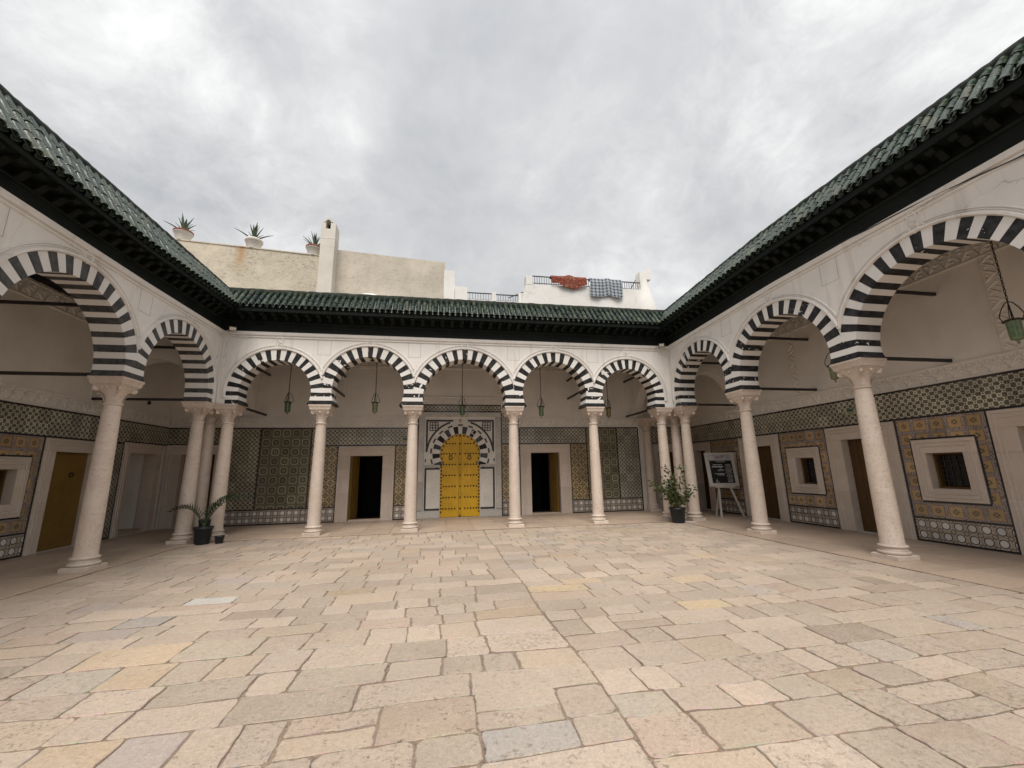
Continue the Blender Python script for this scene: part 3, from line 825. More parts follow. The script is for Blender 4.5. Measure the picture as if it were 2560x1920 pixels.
surround(t, *l_door_fr, 0., 2.42, *l_door, 0., 2.13)
MB().box(l_door[0], l_door[1], .302, .36, -.07, 2.13).build('backing', 'brown_wood', t)
md = (l_door[0] + l_door[1]) / 2
door_leaf(t, l_door[0] + .004, md - .003, .012, 2.12, .10, 'ochre_paint', 1); door_leaf(t, md + .003, l_door[1] - .004, .012, 2.12, .10, 'ochre_paint', 1, (.12, 1.62))
t = thing('niche', 'tall white plastered niche in stone surround near the left corner', 'niche', LW, LR)
surround(t, *l_nic_fr, 0., 2.48, *l_nic, 0., 2.20)
recess(t, *l_nic, .0, 2.2, .55, 'room_plaster')
MB().bbox(l_nic[0] + .01, l_nic[1] - .01, .10, .85, .0, .09, .01).build('step', 'slab_marble', t)

# ---- back wall (y = 2.75): local u = X
BW = (0, 2.75, 0)
bw = thing('gallery_wall', 'back gallery wall covered in patterned tile panels around the yellow door', 'wall', BW, 0)
b_doors = [((-8.28, -6.60), (-7.90, -6.95), 2.50, 2.20), ((-3.265, -1.455), (-2.88, -1.84), 2.42, 2.10), ((2.925, 4.735), (3.27, 4.33), 2.44, 2.14), ((7.95, 9.50), (8.22, 9.22), 2.42, 2.11)]
PX0, PX1, PZ = -.68, 2.195, 3.59
b = MB(); wall_boxes(b, -8.37, 9.64, -.06, WH, [(f[0], f[1], 0., zt) for f, o, zt, zo in b_doors] + [(PX0, PX1, 0., PZ)], 0., .30)
b.build('plain_wall', 'room_plaster', bw)
T0, T1 = ZB + .017, 3.0
tile_panel(bw, 'tile_star_green', -6.56, -5.70, T0, T1 + .01, .28)
tile_panel(bw, 'tile_circle', -5.66, -4.155, T0, T1 + .01, .301)
tile_panel(bw, 'tile_star', -4.12, -.72, 2.465, T1 + .01, .28)
tile_panel(bw, 'tile_star_green', -8.36, -6.60, 2.535, T1 + .01, .28)
tile_panel(bw, 'tile_lace', -4.12, -3.30, T0, 2.43, .265)
tile_panel(bw, 'tile_lace', -1.42, -.72, T0, 2.43, .265)
tile_panel(bw, 'tile_star', PX0 + .08, PX1 + .02, 3.63, 3.83, .28)
tile_panel(bw, 'tile_star_blue', 2.23, 2.86, 2.485, 3.56, .28)
tile_panel(bw, 'tile_lace', 2.23, 2.86, T0 + .02, 2.45, .265)
tile_panel(bw, 'tile_star_blue', 2.895, 5.37, 2.475, 3.02, .28)
tile_panel(bw, 'tile_lace', 4.77, 5.37, T0 + .01, 2.44, .265)
tile_panel(bw, 'tile_circle', 5.405, 6.575, T0 + .01, 3.02, .293)
tile_panel(bw, 'tile_star_blue', 6.61, 7.44, T0 + .01, 3.02, .28)
tile_panel(bw, 'tile_star', 7.9, 9.63, 2.465, 3.02, .28)
for a, c in ((-6.56, -4.12), (-4.12, -3.285), (-1.42, -.72), (2.23, 2.86), (4.77, 7.44)):
    tile_panel(bw, 'tile_oval', a + .002, c - .002, .036, ZB - .017, .2035); border(bw, [(a, ZB), (c, ZB)]); border(bw, [(a, .018), (c, .018)])
border(bw, [(-8.36, 3.028), (-.70, 3.028)]); border(bw, [(2.88, 3.037), (7.46, 3.037)]); border(bw, [(7.9, 3.037), (9.63, 3.037)])
border(bw, [(-8.36, 2.518), (-6.6, 2.518)]); border(bw, [(-4.12, 2.448), (-.72, 2.448)]); border(bw, [(2.88, 2.458), (5.37, 2.458)]); border(bw, [(7.9, 2.445), (9.63, 2.445)])
border(bw, [(2.23, 2.468), (2.86, 2.468)]); border(bw, [(-.62, 3.612), (2.24, 3.612)]); border(bw, [(-.62, 3.848), (2.22, 3.848)])
for u, z0, z1 in ((-6.58, .0, 3.01), (-5.68, T0, 3.01), (-4.138, T0, 3.01), (-3.283, 0., 2.43), (-1.437, 0, 2.43), (-.70, 0, 3.6), (2.212, 0, 3.6), (2.878, 0, 3.02), (4.752, 0, 2.44), (5.388, T0, 3.02), (6.592, T0, 3.02), (7.458, 0, 3.02)):
    border(bw, [(u, z0), (u, z1)])
frieze(bw, -8.36, -.72, 3.05, 3.39, 24); frieze(bw, 2.9, 7.5, 3.06, 3.39, 25); frieze(bw, -.70, 2.86, 3.87, 4.15, 26); frieze(bw, 7.9, 9.63, 3.06, 3.39, 28)
frieze(bw, -8.36, 9.63, 5.17, 5.57, 27)
for u in (-5.8, -3.33, -.6, 2.1, 4.98, 7.32): frieze(bw, u - .13, u + .13, (3.42 if u not in (-.6, 2.1) else 4.17), 5.16, 29, True)
for c0, c1 in ((-5.6, -3.55), (-3.1, -.82), (2.35, 4.75), (5.2, 7.1)):       # thin moulded plaster frames
    m = MB(); zz0, zz1 = 3.46, 5.12
    for a, c in zip([(c0, 0, zz0), (c1, 0, zz0), (c1, 0, zz1), (c0, 0, zz1)], [(c1, 0, zz0), (c1, 0, zz1), (c0, 0, zz1), (c0, 0, zz0)]): m.ridge([a, c], .012, .012)
    m.build('plaster_frame', 'room_plaster', bw)
MB().box(7.475, 7.56, -.03, .0, 0, 3.05).build('white_strip', 'pale_marble', bw)
bl = ['brown doorway in the left corner behind the cluster of three columns', 'dark open doorway left of the yellow door', 'dark open doorway right of the yellow door', 'brown door in the back right corner behind the potted shrub']
for ((f0, f1), (o0, o1), zt, zo), lb in zip(b_doors, bl):
    t = thing('doorway', lb, 'doorway', BW, 0)
    surround(t, f0, f1, 0., zt, o0, o1, 0., zo)
    if lb.startswith('dark'):
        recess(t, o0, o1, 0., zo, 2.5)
        MB().bbox(o0, o1, .05, .30, 0., .05, .01).build('threshold', 'slab_marble', t)
        if 'left' in lb: door_leaf(t, o0 + .05, o0 + .57, .06, zo - .01, .08, 'ochre_paint', 2, None, R_(74))
        else:
            d = door_leaf(t, o1 - .05, o1 + .47, .06, zo - .01, .10, 'ochre_paint', 2, None, R_(108))
            MB().bbox(o1 - .26, o1 - .20, .38, .44, .06, zo - .02, .006).build('door_frame', 'brown_wood', t)
    else:
        MB().box(o0, o1, .302, .36, -.07, zo).build('backing', 'brown_wood', t); md = (o0 + o1) / 2
        door_leaf(t, o0 + .004, md - .003, .012, zo - .005, .16, 'brown_wood', 2); door_leaf(t, md + .003, o1 - .004, .012, zo - .005, .16, 'brown_wood', 2)

# ---- the portal with the yellow door
pt = thing('portal', 'tall grey marble portal with striped horseshoe arch and yellow studded door', 'portal', BW, 0)
PC, PZC, PRD = .757, 2.125, .692          # arch centre, centre height, door radius
HS = -.55                                  # horseshoe: the arc goes on below the centre to this angle
def arcpts(r, a0, a1, n): return [(PC + r * math.cos(a0 + (a1 - a0) * k / n), PZC + r * math.sin(a0 + (a1 - a0) * k / n)) for k in range(n + 1)]
spring = PZC + PRD * math.sin(HS); xs_ = PRD * math.cos(HS)
# slab face with the door opening cut out (built as columns of quads)
b = MB()
inn = [(PC - PRD * .985, 0.), (PC - PRD * .985, spring - .02)] + [(x, z) for x, z in reversed(arcpts(PRD + .004, HS, pi - HS, 40))] + [(PC + PRD * .985, spring - .02), (PC + PRD * .985, 0.)]
def outp(p):
    x, z = p; dx_, dz2 = x - PC, z - 1.75
    if z <= 0.001: return (PX0 if dx_ < 0 else PX1, 0.)
    cx_ = PX0 if dx_ < 0 else PX1
    k = min(((PX1 - PC) if dx_ > 0 else (PX0 - PC)) / dx_ if abs(dx_) > 1e-6 else 99, (PZ - 1.75) / dz2 if dz2 > 1e-6 else 99)
    return (PC + dx_ * k, 1.75 + dz2 * k)
for p, q in zip(inn, inn[1:]):
    o1, o2 = outp(p), outp(q); b.face([(p[0], 0, p[1]), (q[0], 0, q[1]), (o2[0], 0, o2[1]), (o1[0], 0, o1[1])])
    b.face([(p[0], 0, p[1]), (q[0], 0, q[1]), (q[0], .2, q[1]), (p[0], .2, p[1])])
b.box(PX0, PX0 + .55, .003, .05, 2.7, PZ); b.box(PX1 - .55, PX1, .003, .05, 2.7, PZ)
b.build('marble_face', 'pale_marble', pt)
for a, c, z0, z1 in ((PX0, PX0 + .19, .26, 1.2), (PX0, PX0 + .19, 1.2, 2.25), (PX0, PX0 + .19, 2.25, PZ - .17), (PX1 - .19, PX1, .26, 1.4), (PX1 - .19, PX1, 1.4, 2.4), (PX1 - .19, PX1, 2.4, PZ - .17), (PX0, PX0 + .9, PZ - .17, PZ), (PX0 + .9, PX0 + 1.7, PZ - .17, PZ), (PX0 + 1.7, PX1, PZ - .17, PZ), (PX0, .055, 0., .24), (1.46, PX1, 0., .24)):
    MB().bbox(a + .002, c - .002, -.045, 0., z0 + .002, z1 - .002, .008).build('border_slab', 'grey_marble', pt)
for a, c in ((PX0 + .22, .06), (1.455, PX1 - .22)):
    MB().bbox(a, c, -.03, 0., 1.68, 1.76, .006).build('impost_strip', 'grey_marble', pt)
for s_, (a, c) in ((0, (-.45, .06)), (1, (1.455, 1.955))):      # lower panels: white marble in a black frame
    MB().box(a + (.06 if s_ == 0 else .0), c - (.06 if s_ else 0.), -.018, 0., .32, 1.60).build('marble_panel', 'pale_marble', pt)
    for q in ((a, c, 1.60, 1.66), (a, c, .26, .32), (a, a + .06, .32, 1.60) if s_ == 0 else (c - .06, c, .32, 1.60)):
        MB().box(q[0], q[1], -.02, 0., q[2], q[3]).build('inlay_strip', 'inlay_black', pt)
def ringpiece(r0, r1, a0, a1, y0, n=3, jag=0.):
    inn_ = arcpts(r0, a0, a1, n); out_ = arcpts(r1, a0, a1, n)
    if jag:
        ed = []
        for k in range(1, 8):
            r = r0 + (r1 - r0) * k / 8; d = jag if k % 2 else 0.
            ed.append((PC + r * math.cos(a1 + d), PZC + r * math.sin(a1 + d)))
        return inn_ + ed + list(reversed(out_))
    return inn_ + list(reversed(out_))
nv = 23; A0, A1 = HS + .02, pi - HS - .02
for k in range(nv):
    a0 = A0 + (A1 - A0) * k / nv; a1 = A0 + (A1 - A0) * (k + 1) / nv; bk = k % 2 == 0
    poly = ringpiece(PRD + .012, .955 if bk else .95, a0 + .002, a1 - .002, 0, 3, .03 if bk and k % 6 == 4 else 0.)
    MB().prism(poly, -.014 if bk else -.012, 0.).build('voussoir', 'greyed_black_stone' if bk and k % 4 else ('black_stone' if bk else 'white_stone'), pt)
    if not bk and 0 < k < nv - 1:
        MB().prism(ringpiece(.985, 1.035, a0 + .01, a1 - .01, 0), -.014, 0.).build('inlay_dash', 'inlay_black', pt)
for sg in (-1, 1):                          # black outline of the spandrels and the knots
    f = (lambda x: x) if sg < 0 else (lambda x: 2 * PC - x)
    m = MB(); w = .045
    def bx(x0, x1, z0, z1): a, c = sorted((f(x0), f(x1))); m.box(a, c, -.016, 0., z0, z1)
    bx(-.43, .50, 3.255, 3.315); bx(-.43, -.37, 2.20, 3.255)
    m.build('inlay_strip', 'inlay_black', pt)
    pl = [(PC + sg * 1.185 * math.cos(a), PZC + 1.185 * math.sin(a)) for a in [R_(7) + (R_(72) - R_(7)) * k / 12 for k in range(13)]]
    pl2 = [(PC + sg * 1.125 * math.cos(a), PZC + 1.125 * math.sin(a)) for a in [R_(7) + (R_(72) - R_(7)) * k / 12 for k in range(13)]]
    MB().prism(pl + pl2[::-1], -.0165, 0.).build('inlay_arc', 'inlay_black', pt)
    m = MB(); kx, kz, s_ = f(-.16), 3.08, .14
    for q in (-1., -.33, .33, 1.):
        z_ = kz + q * s_; m.box(kx - s_ - .012, kx + s_ + .012, -.017, -.001, z_ - .013, z_ + .013)
        x_ = kx + q * s_; m.box(x_ - .013, x_ + .013, -.0175, -.001, kz - s_ - .012, kz + s_ + .012)
    m.build('knot_inlay', 'inlay_black', pt)
    MB().box(f(-.43) - .018, f(-.43) + .018, -.016, 0., 1.86, 1.96).build('inlay_dash', 'inlay_black', pt)
MB().lathe([(.0, .02), (.05, .018), (.06, .0)], 14, (0, 0, 0)).build('keystone_rosette', 'grey_marble', pt, (PC, -.002, 3.28), (pi / 2, 0, 0))
# the yellow door: two leaves with planks, studs and knockers
dd = .13
def door_half(sg):
    o = put('door_leaf', None, pt, (PC, dd, 0)); tops = []
    outline = lambda x: (PZC + math.sqrt(max(PRD ** 2 - x * x, 0)))
    dm = MB(); planks = 4; lw_ = .645
    xs = [.035 + (PRD - .04) * k / planks for k in range(planks + 1)]
    leafp = [(sg * .03, .015)] + [(sg * PRD * .975, .015), (sg * PRD * .975, spring)] + [(sg * PRD * math.cos(a), PZC + PRD * math.sin(a)) for a in [HS + (pi / 2 - .045 - HS) * k / 16 for k in range(17)]]
    if sg < 0: leafp = leafp[::-1]
    body = dm.prism(leafp, 0., .05).build('door_leaf', 'yellow_paint', pt, (PC, dd, 0))
    bpy.data.objects.remove(o)
    for a, c in zip(xs, xs[1:]):
        pl = [(sg * (a + .002), .02)] + [(sg * (c - .002), .02)] + [(sg * x, min(outline(x) - .006, 2.80)) for x in [c - .002 - (c - a - .004) * q / 3 for q in range(4)]]
        MB().prism(pl if sg > 0 else pl[::-1], -.008, -.0005).build('door_plank', 'yellow_paint', body)
    st = []
    for z in (.29, .66, 1.03, 1.40, 1.77, 2.14, 2.49):
        for x in (.17, .27, .37, .47, .57):
            if x < PRD and outline(x) - .05 > z: st.append((sg * x, z))
    for k in range(14): st.append((sg * (PRD * .975 - .03), .18 + k * .115))
    for k in range(9):
        a = HS + .1 + (pi / 2 - .2 - HS - .1) * k / 8; st.append((sg * (PRD - .04) * math.cos(a), PZC + (PRD - .04) * math.sin(a)))
    for x, z in st: put('stud', STUD, body, (x, -.008, z), (pi / 2, 0, 0))
    kb = MB(); rr = .062
    kb.tube([(rr * math.sin(a) * (1 if math.cos(a) < .3 else .62), 0, -rr * 0 + rr * math.cos(a) * (1.0 if math.cos(a) < .3 else 1.55)) for a in [k * pi / 10 for k in range(21)]], .013, 6)
    kb.build('knocker', 'dark_red_iron', body, (sg * .325, -.03, 2.0))
STUD = MB().lathe([(.0, .026), (.018, .022), (.027, .010), (.028, .0)], 10).mesh('stud', 'dark_red_iron')
door_half(-1); door_half(1)
cs = MB().bbox(PC - .032, PC + .032, dd - .035, dd + .03, .015, PZC + PRD - .02, .008).build('meeting_bar', 'yellow_paint', pt)
for x in (-.037, .037): MB().box(PC + x - .004, PC + x + .004, dd - .012, dd, .02, PZC + PRD - .04).build('bar_edge', 'dark_red_iron', cs)
for z in (.05, .29, .66, 1.03, 1.40, 1.77, 2.14, 2.49, 2.76): put('stud', STUD, cs, (PC, dd - .035, z), (pi / 2, 0, 0))
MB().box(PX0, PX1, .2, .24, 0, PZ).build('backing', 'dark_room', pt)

# ================================================================== COLUMNS
def column_proto():
    t = thing('column', 'column', 'column')
    MB().bbox(-.262, .262, -.262, .262, 0, .001).mesh('x')
    pb = MB(); s = .215; c = .012
    pb.add([(x * s, y * s, 0) for x, y in ((-1, -1), (1, -1), (1, 1), (-1, 1))] + [(x * s, y * s, .066) for x, y in ((-1, -1), (1, -1), (1, 1), (-1, 1))] + [(x * (s - c), y * (s - c), .076) for x, y in ((-1, -1), (1, -1), (1, 1), (-1, 1))],
           [(0, 1, 5, 4), (1, 2, 6, 5), (2, 3, 7, 6), (3, 0, 4, 7), (4, 5, 9, 8), (5, 6, 10, 9), (6, 7, 11, 10), (7, 4, 8, 11), (8, 9, 10, 11)]).build('plinth', 'column_marble', t)
    tor = lambda r, z0, z1, k=6: [(r - (z1 - z0) * .5 + (z1 - z0) * .5 * math.cos(a) , (z0 + z1) / 2 + (z1 - z0) / 2 * math.sin(a)) for a in [-pi / 2 + pi * q / k for q in range(k + 1)]]
    prof = tor(.222, .076, .135) + [(.196, .138), (.188, .150), (.182, .165), (.186, .178)] + tor(.204, .182, .222) + [(.18, .224), (.172, .236)]
    MB().lathe(prof, 32).build('base', 'column_marble', t)
    sh = [(.168 - .0 * z, z) for z in (.236,)] + [(.163, .27), (.162, .6), (.160, 1.0), (.155, 1.5), (.147, 2.0), (.138, 2.5), (.130, 2.80), (.129, 2.855)]
    MB().lathe(sh, 32).build('shaft', 'column_marble', t)
    MB().lathe([(.129, 2.85)] + tor(.152, 2.855, 2.895) + [(.128, 2.897)], 32).build('astragal', 'column_marble', t)
    # capital: round below, square above
    cb = MB(); N = 32; secs = []
    for z, r, e in ((2.895, .128, 0), (2.95, .130, .02), (3.0, .138, .06), (3.05, .152, .15), (3.10, .175, .3), (3.15, .208, .5), (3.19, .232, .75), (3.205, .236, .85)):
        sec = []
        for k in range(N):
            a = 2 * pi * k / N; ca, sa = math.cos(a), math.sin(a); m = max(abs(ca), abs(sa)); q = r / m * e + r * (1 - e)
            dent = 1 - .05 * e * (abs(ca) > .93 or abs(sa) > .93)
            sec.append((q * ca * dent, q * sa * dent, z))
        secs.append(sec)
    cb.sweep(secs, None, True); cb.sm = [True] * len(cb.f)
    cap = cb.build('capital', 'column_marble', t)
    for k in range(4):
        a = pi / 4 + k * pi / 2; d = .262
        v = MB(); sp = [(.052, -.022), (.057, -.016), (.050, 0.), (.057, .016), (.052, .022), (.044, .018), (.040, .026), (.030, .026), (.026, .018), (.016, .028), (.0, .03)]
        v.lathe([(.0, -.03), (.016, -.028), (.026, -.018), (.030, -.026), (.040, -.026), (.044, -.018)] + sp, 16)
        v.build('volute', 'column_marble', cap, (d * math.cos(a), d * math.sin(a), 3.155), (pi / 2, 0, a))
        f = k * pi / 2; l = MB()
        l.lathe([(.0, .026), (.022, .02), (.03, .0)], 10)
        l.build('rosette', 'column_marble', cap, (.212 * math.cos(f), .212 * math.sin(f), 3.165), (0, pi / 2, f))
        l = MB(); ff = a                                  # curling leaf under each volute
        pr = [(.128, 2.905, .052), (.140, 2.96, .050), (.158, 3.01, .044), (.185, 3.05, .034), (.212, 3.062, .022), (.222, 3.045, .012)]
        sec = []
        for r, z, w in pr:
            cx_, sy_ = math.cos(ff), math.sin(ff)
            sec.append([((r - .006) * cx_ + w * sy_, (r - .006) * sy_ - w * cx_, z), ((r + .012) * cx_, (r + .012) * sy_, z + .004), ((r - .006) * cx_ - w * sy_, (r - .006) * sy_ + w * cx_, z)])
        l.sweep(sec, None); l.build('leaf', 'column_marble', cap)
    ab = MB(); secs = []
    for z, h in ((3.205, .238), (3.225, .240), (3.23, .255), (3.265, .262), (3.31, .276), (3.325, .286), (3.36, .288)):
        secs.append([(-h, -h, z), (h, -h, z), (h, h, z), (-h, h, z)])
    ab.sweep(secs, None, True); ab.face(secs[0]); ab.build('abacus', 'column_marble', t)
    return t
proto = column_proto()
BX = dict(BL=-5.45, B1=-3.15, B2=-.72, B3=2.16, B4=4.63, B5=6.89)
RU = [.36, 2.95, 5.87, 8.80, 11.70]; LU = [-11.9, -9.0, -6.08, -3.18, -.36]
cols_ = [(BX['BL'], 0, 'corner column of the left cluster facing the back arcade'), (BX['B1'], 0, 'column with a worn crumbling base left of the dark doorway'),
         (BX['B2'], 0, 'column just left of the yellow door'), (BX['B3'], 0, 'column just right of the yellow door'), (BX['B4'], 0, 'column right of the dark open doorway, beside the olive circle tiles'),
         (BX['B5'], 0, 'corner column of the right cluster behind the potted shrub'), (-5.98, .20, 'rearmost column of the left corner cluster'), (-5.98, LU[4], 'left corner cluster column beside the black palm pot'),
         (-5.98, LU[3], 'nearest column of the left arcade'), (7.48, .22, 'rearmost column of the right corner cluster'), (7.48, -RU[0], 'right corner cluster column between shrub and easel'),
         (7.48, -RU[1], 'second column of the right arcade, right of the easel'), (7.48, -RU[2], 'nearest and tallest looking column of the right arcade'), (7.72, 2.52, 'dim column against the back wall in the right corner'),
         (7.48, -RU[3], 'column of the right arcade beyond the picture edge'), (-5.98, LU[2], 'column of the left arcade beyond the picture edge')]
for i, (x, y, lb) in enumerate(cols_):
    o = proto if i == 0 else copy_tree(proto)
    o.location = (x, y, 0); o.rotation_euler = (0, 0, (i * 2 % 4) * pi / 2)
    tag(o, 'pinkish marble ' + lb, 'column', 'marble columns round the courtyard')

# ================================================================== ARCADES
P_, WR, Z0, ZC3 = .26, .29, 3.36, 3.69
def dzR(u): return .15 * max(0., min(1., (u - .25) / 4.3))
def dzL(u): return -.05 * max(0., min(1., (-u - .25) / 3.))
def arcade(name_label, loc, rz, cu, apex, ends, dz, blackmat, u_range):
    """cu: column positions along u; apex: inner crown height of each arch; ends: (left end is a corner, right end is a corner)"""
    t = thing('arcade', name_label, 'arcade', loc, rz)
    n = len(cu) - 1; A = []
    for i in range(n):
        xc = (cu[i] + cu[i + 1]) / 2; r = (cu[i + 1] - cu[i]) / 2 - P_; zc = apex[i] - r
        A.append((xc, r, zc, math.asin(max(-.6, min(.6, (ZC3 - zc) / r)))))
    def inner(i, z, side):      # x of the intrados of arch i at height z (side -1 left, +1 right)
        xc, r, zc, _ = A[i]; d = math.sqrt(max(r * r - min(0., z - zc) ** 2 - max(0., z - zc) ** 2, 0.)); return xc + side * d
    pk = []
    for k in range(n + 1):
        zs = []
        if k > 0: xc, r, zc, ph = A[k - 1]; zs.append(zc + (r + P_) * math.tan(ph))
        if k < n: xc, r, zc, ph = A[k]; zs.append(zc + (r + P_) * math.tan(ph))
        pk.append(sum(zs) / len(zs))
    # pier courses
    hc = (ZC3 - Z0) / 3
    for k in range(n + 1):
        for c in range(3):
            za, zb = Z0 + c * hc + .001, Z0 + (c + 1) * hc - .001
            fl = .03 if c == 0 else 0.
            xl0 = inner(k - 1, za, 1) - fl if k > 0 else cu[k] + P_ - WR
            xl1 = inner(k - 1, zb, 1) if k > 0 else cu[k] + P_ - WR
            xr0 = inner(k, za, -1) + fl if k < n else cu[k] - P_ + WR
            xr1 = inner(k, zb, -1) if k < n else cu[k] - P_ + WR
            poly = [(xl0, za), (xr0, za), (xr1, zb)] + ([(cu[k], pk[k] - .001)] if c == 2 else []) + [(xl1, zb)]
            MB().prism(poly, -.256, .256).build('pier_course', blackmat if c % 2 == 0 else 'white_stone', t)
    # voussoirs
    for i in range(n):
        xc, r, zc, ph = A[i]; N = 27
        def outer(a):
            Ro = r + WR; ca = math.cos(a)
            lc = (i == 0 and ca < 0 and ends[0]) or (i == n - 1 and ca > 0 and ends[1])
            if abs(ca) > 1e-6 and not lc: Ro = min(Ro, (r + P_) / abs(ca))
            return Ro
        jr = random.Random(int(xc * 100)); angs = [ph + (pi - 2 * ph) * (k + (jr.uniform(-.11, .11) if 0 < k < N else 0)) / N for k in range(N + 1)]
        for k in range(N):
            a0, a1 = angs[k] + .0012, angs[k + 1] - .0012
            m = (a0 + a1) / 2
            inn_ = [(xc + r * math.cos(a), zc + r * math.sin(a)) for a in (a0, m, a1)]
            out_ = [(xc + outer(a) * math.cos(a), zc + outer(a) * math.sin(a)) for a in (a1, m, a0)]
            if k == 0: out_[2] = (cu[i + 1], pk[i + 1] + .001) if not (i == n - 1 and ends[1]) else out_[2]
            if k == N - 1: out_[0] = (cu[i], pk[i] + .001) if not (i == 0 and ends[0]) else out_[0]
            MB().prism(inn_ + out_, -.256, .256).build('voussoir', blackmat if k % 2 else 'white_stone', t)
    # spandrel wall
    ZTOP = 5.335; b = MB(); Ro = [a[1] + WR for a in A]
    def low(x):
        for i in range(n):
            if cu[i] <= x <= cu[i + 1]:
                d = Ro[i] ** 2 - (x - A[i][0]) ** 2
                return A[i][2] + math.sqrt(max(d, 0.))
        return Z0
    samples = []
    x = cu[0]; 
    for i in range(n):
        M = 40; samples += [cu[i] + (cu[i + 1] - cu[i]) * k / M for k in range(M + (1 if i == n - 1 else 0))]
    def wallq(x0, x1, l0, l1):
        for y in (-.25, .25): b.face([(x0, y, l0), (x1, y, l1), (x1, y, ZTOP + dz(x1)), (x0, y, ZTOP + dz(x0))])
        b.face([(x0, -.25, ZTOP + dz(x0)), (x1, -.25, ZTOP + dz(x1)), (x1, .25, ZTOP + dz(x1)), (x0, .25, ZTOP + dz(x0))])
    e0 = cu[0] + P_ - WR; e1 = cu[-1] - P_ + WR
    for x0, x1 in zip(samples, samples[1:]): wallq(x0, x1, low(x0), low(x1))
    wallq(u_range[0], cu[0], Z0, Z0) if not ends[0] else None
    wallq(cu[-1], u_range[1], Z0, Z0) if not ends[1] else None
    if ends[0]: wallq(u_range[0], e0, Z0, Z0); wallq(e0, cu[0], A[0][2], low(cu[0]))
    if ends[1]: wallq(e1, u_range[1], Z0, Z0); wallq(cu[-1], e1, low(cu[-1]), A[-1][2])
    b.build('spandrel_wall', 'white_plaster', t)
    # mouldings: double archivolt, cornice string, knot over each crown, scored panels
    for i in range(n):
        xc, r, zc, ph = A[i]
        for dr_, w, h in ((.036, .035, .042), (.088, .010, .016), (.118, .014, .022)):
            R2 = r + WR + dr_; hs = (cu[i + 1] - cu[i]) / 2
            aL = math.acos(min(1., hs / R2)) if hs < R2 else 0.
            a0 = aL if not (i == n - 1 and ends[1]) else -.12; a1 = pi - aL if not (i == 0 and ends[0]) else pi + .12
            MB().ridge([(xc + R2 * math.cos(a0 + (a1 - a0) * k / 48), -.25, zc + R2 * math.sin(a0 + (a1 - a0) * k / 48)) for k in range(49)], w, h).build('archivolt_moulding', 'white_plaster', t)
        # knot
        zt = ZTOP + dz(xc); zk = zc + r + WR + .03; kb = MB(); hh = max(.05, (zt - .13 - zk))
        rr = min(.085, .03 + hh * .5)
        zm = (zk + zt - .12) / 2
        kb.ridge([(xc + rr * math.cos(a) * .9, -.25, zm + (hh / 2 + .03) * math.sin(a)) for a in [k * pi / 8 for k in range(17)]], .018, .03)
        kb.ridge([(xc - .17, -.25, zk + .015), (xc - .11, -.25, zk + .06), (xc - .085, -.25, zm), (xc - .11, -.25, zt - .16), (xc - .18, -.25, zt - .135)], .014, .02)
        kb.ridge([(xc + .17, -.25, zk + .015), (xc + .11, -.25, zk + .06), (xc + .085, -.25, zm), (xc + .11, -.25, zt - .16), (xc + .18, -.25, zt - .135)], .014, .02)
        kb.ridge([(xc - .03, -.25, zm - .04), (xc + .03, -.25, zm), (xc - .03, -.25, zm + .04)], .014, .022)
        kb.build('crown_knot', 'white_plaster', t)
    sp = MB()
    xs = [u_range[0] + (u_range[1] - u_range[0]) * k / 40 for k in range(41)]
    sec = lambda prof: [[(x, y, ZTOP + dz(x) + z) for y, z in prof] for x in xs]
    sp.sweep(sec([(-.25, -.16), (-.278, -.152), (-.278, -.125), (-.255, -.118), (-.255, -.10), (-.292, -.088), (-.30, -.06), (-.302, -.0), (-.25, .0)]), None)
    sp.build('cornice_string', 'white_plaster', t)
    for k in range(1, n):
        x = cu[k]; zt = ZTOP + dz(x) - .17; g = MB(); hw = min(.22, .17)
        for a, c in (((x - hw, zt), (x - hw, zt - .42)), ((x - hw, zt - .42), (x + hw, zt - .42)), ((x + hw, zt - .42), (x + hw, zt))):
            g.ridge([(a[0], -.2505, a[1]), (c[0], -.2505, c[1])], .0035, .002)
        g.build('scored_line', 'grout', t)
    for s_, flag in ((u_range[0], ends[0]), (u_range[1], ends[1])):
        if flag:
            sg = 1 if s_ == u_range[0] else -1; v = MB()
            for o_ in (.06, .115): v.ridge([(s_ + sg * o_, -.25, Z0 + .02), (s_ + sg * o_, -.25, ZTOP - .16)], .012, .014)
            v.build('corner_moulding', 'white_plaster', t)
    return t
arcade('back arcade of five black and white striped arches facing the camera', (0, 0, 0), 0, list(BX.values()), [4.565, 4.725, 4.73, 4.73, 4.575], (True, True), lambda u: 0., 'black_stone', (-5.73, 7.23))
arcade('right arcade of large striped arches running towards the camera', (7.48, 0, 0), -pi / 2, RU, [4.755, 4.755, 4.74, 4.74], (True, False), dzR, 'specked_black_stone', (.25, 12.2))
arcade('left arcade of striped arches with grey stripes', (-5.98, 0, 0), pi / 2, LU, [4.72, 4.72, 4.70, 4.70], (False, True), dzL, 'greyed_black_stone', (-12.2, -.25))

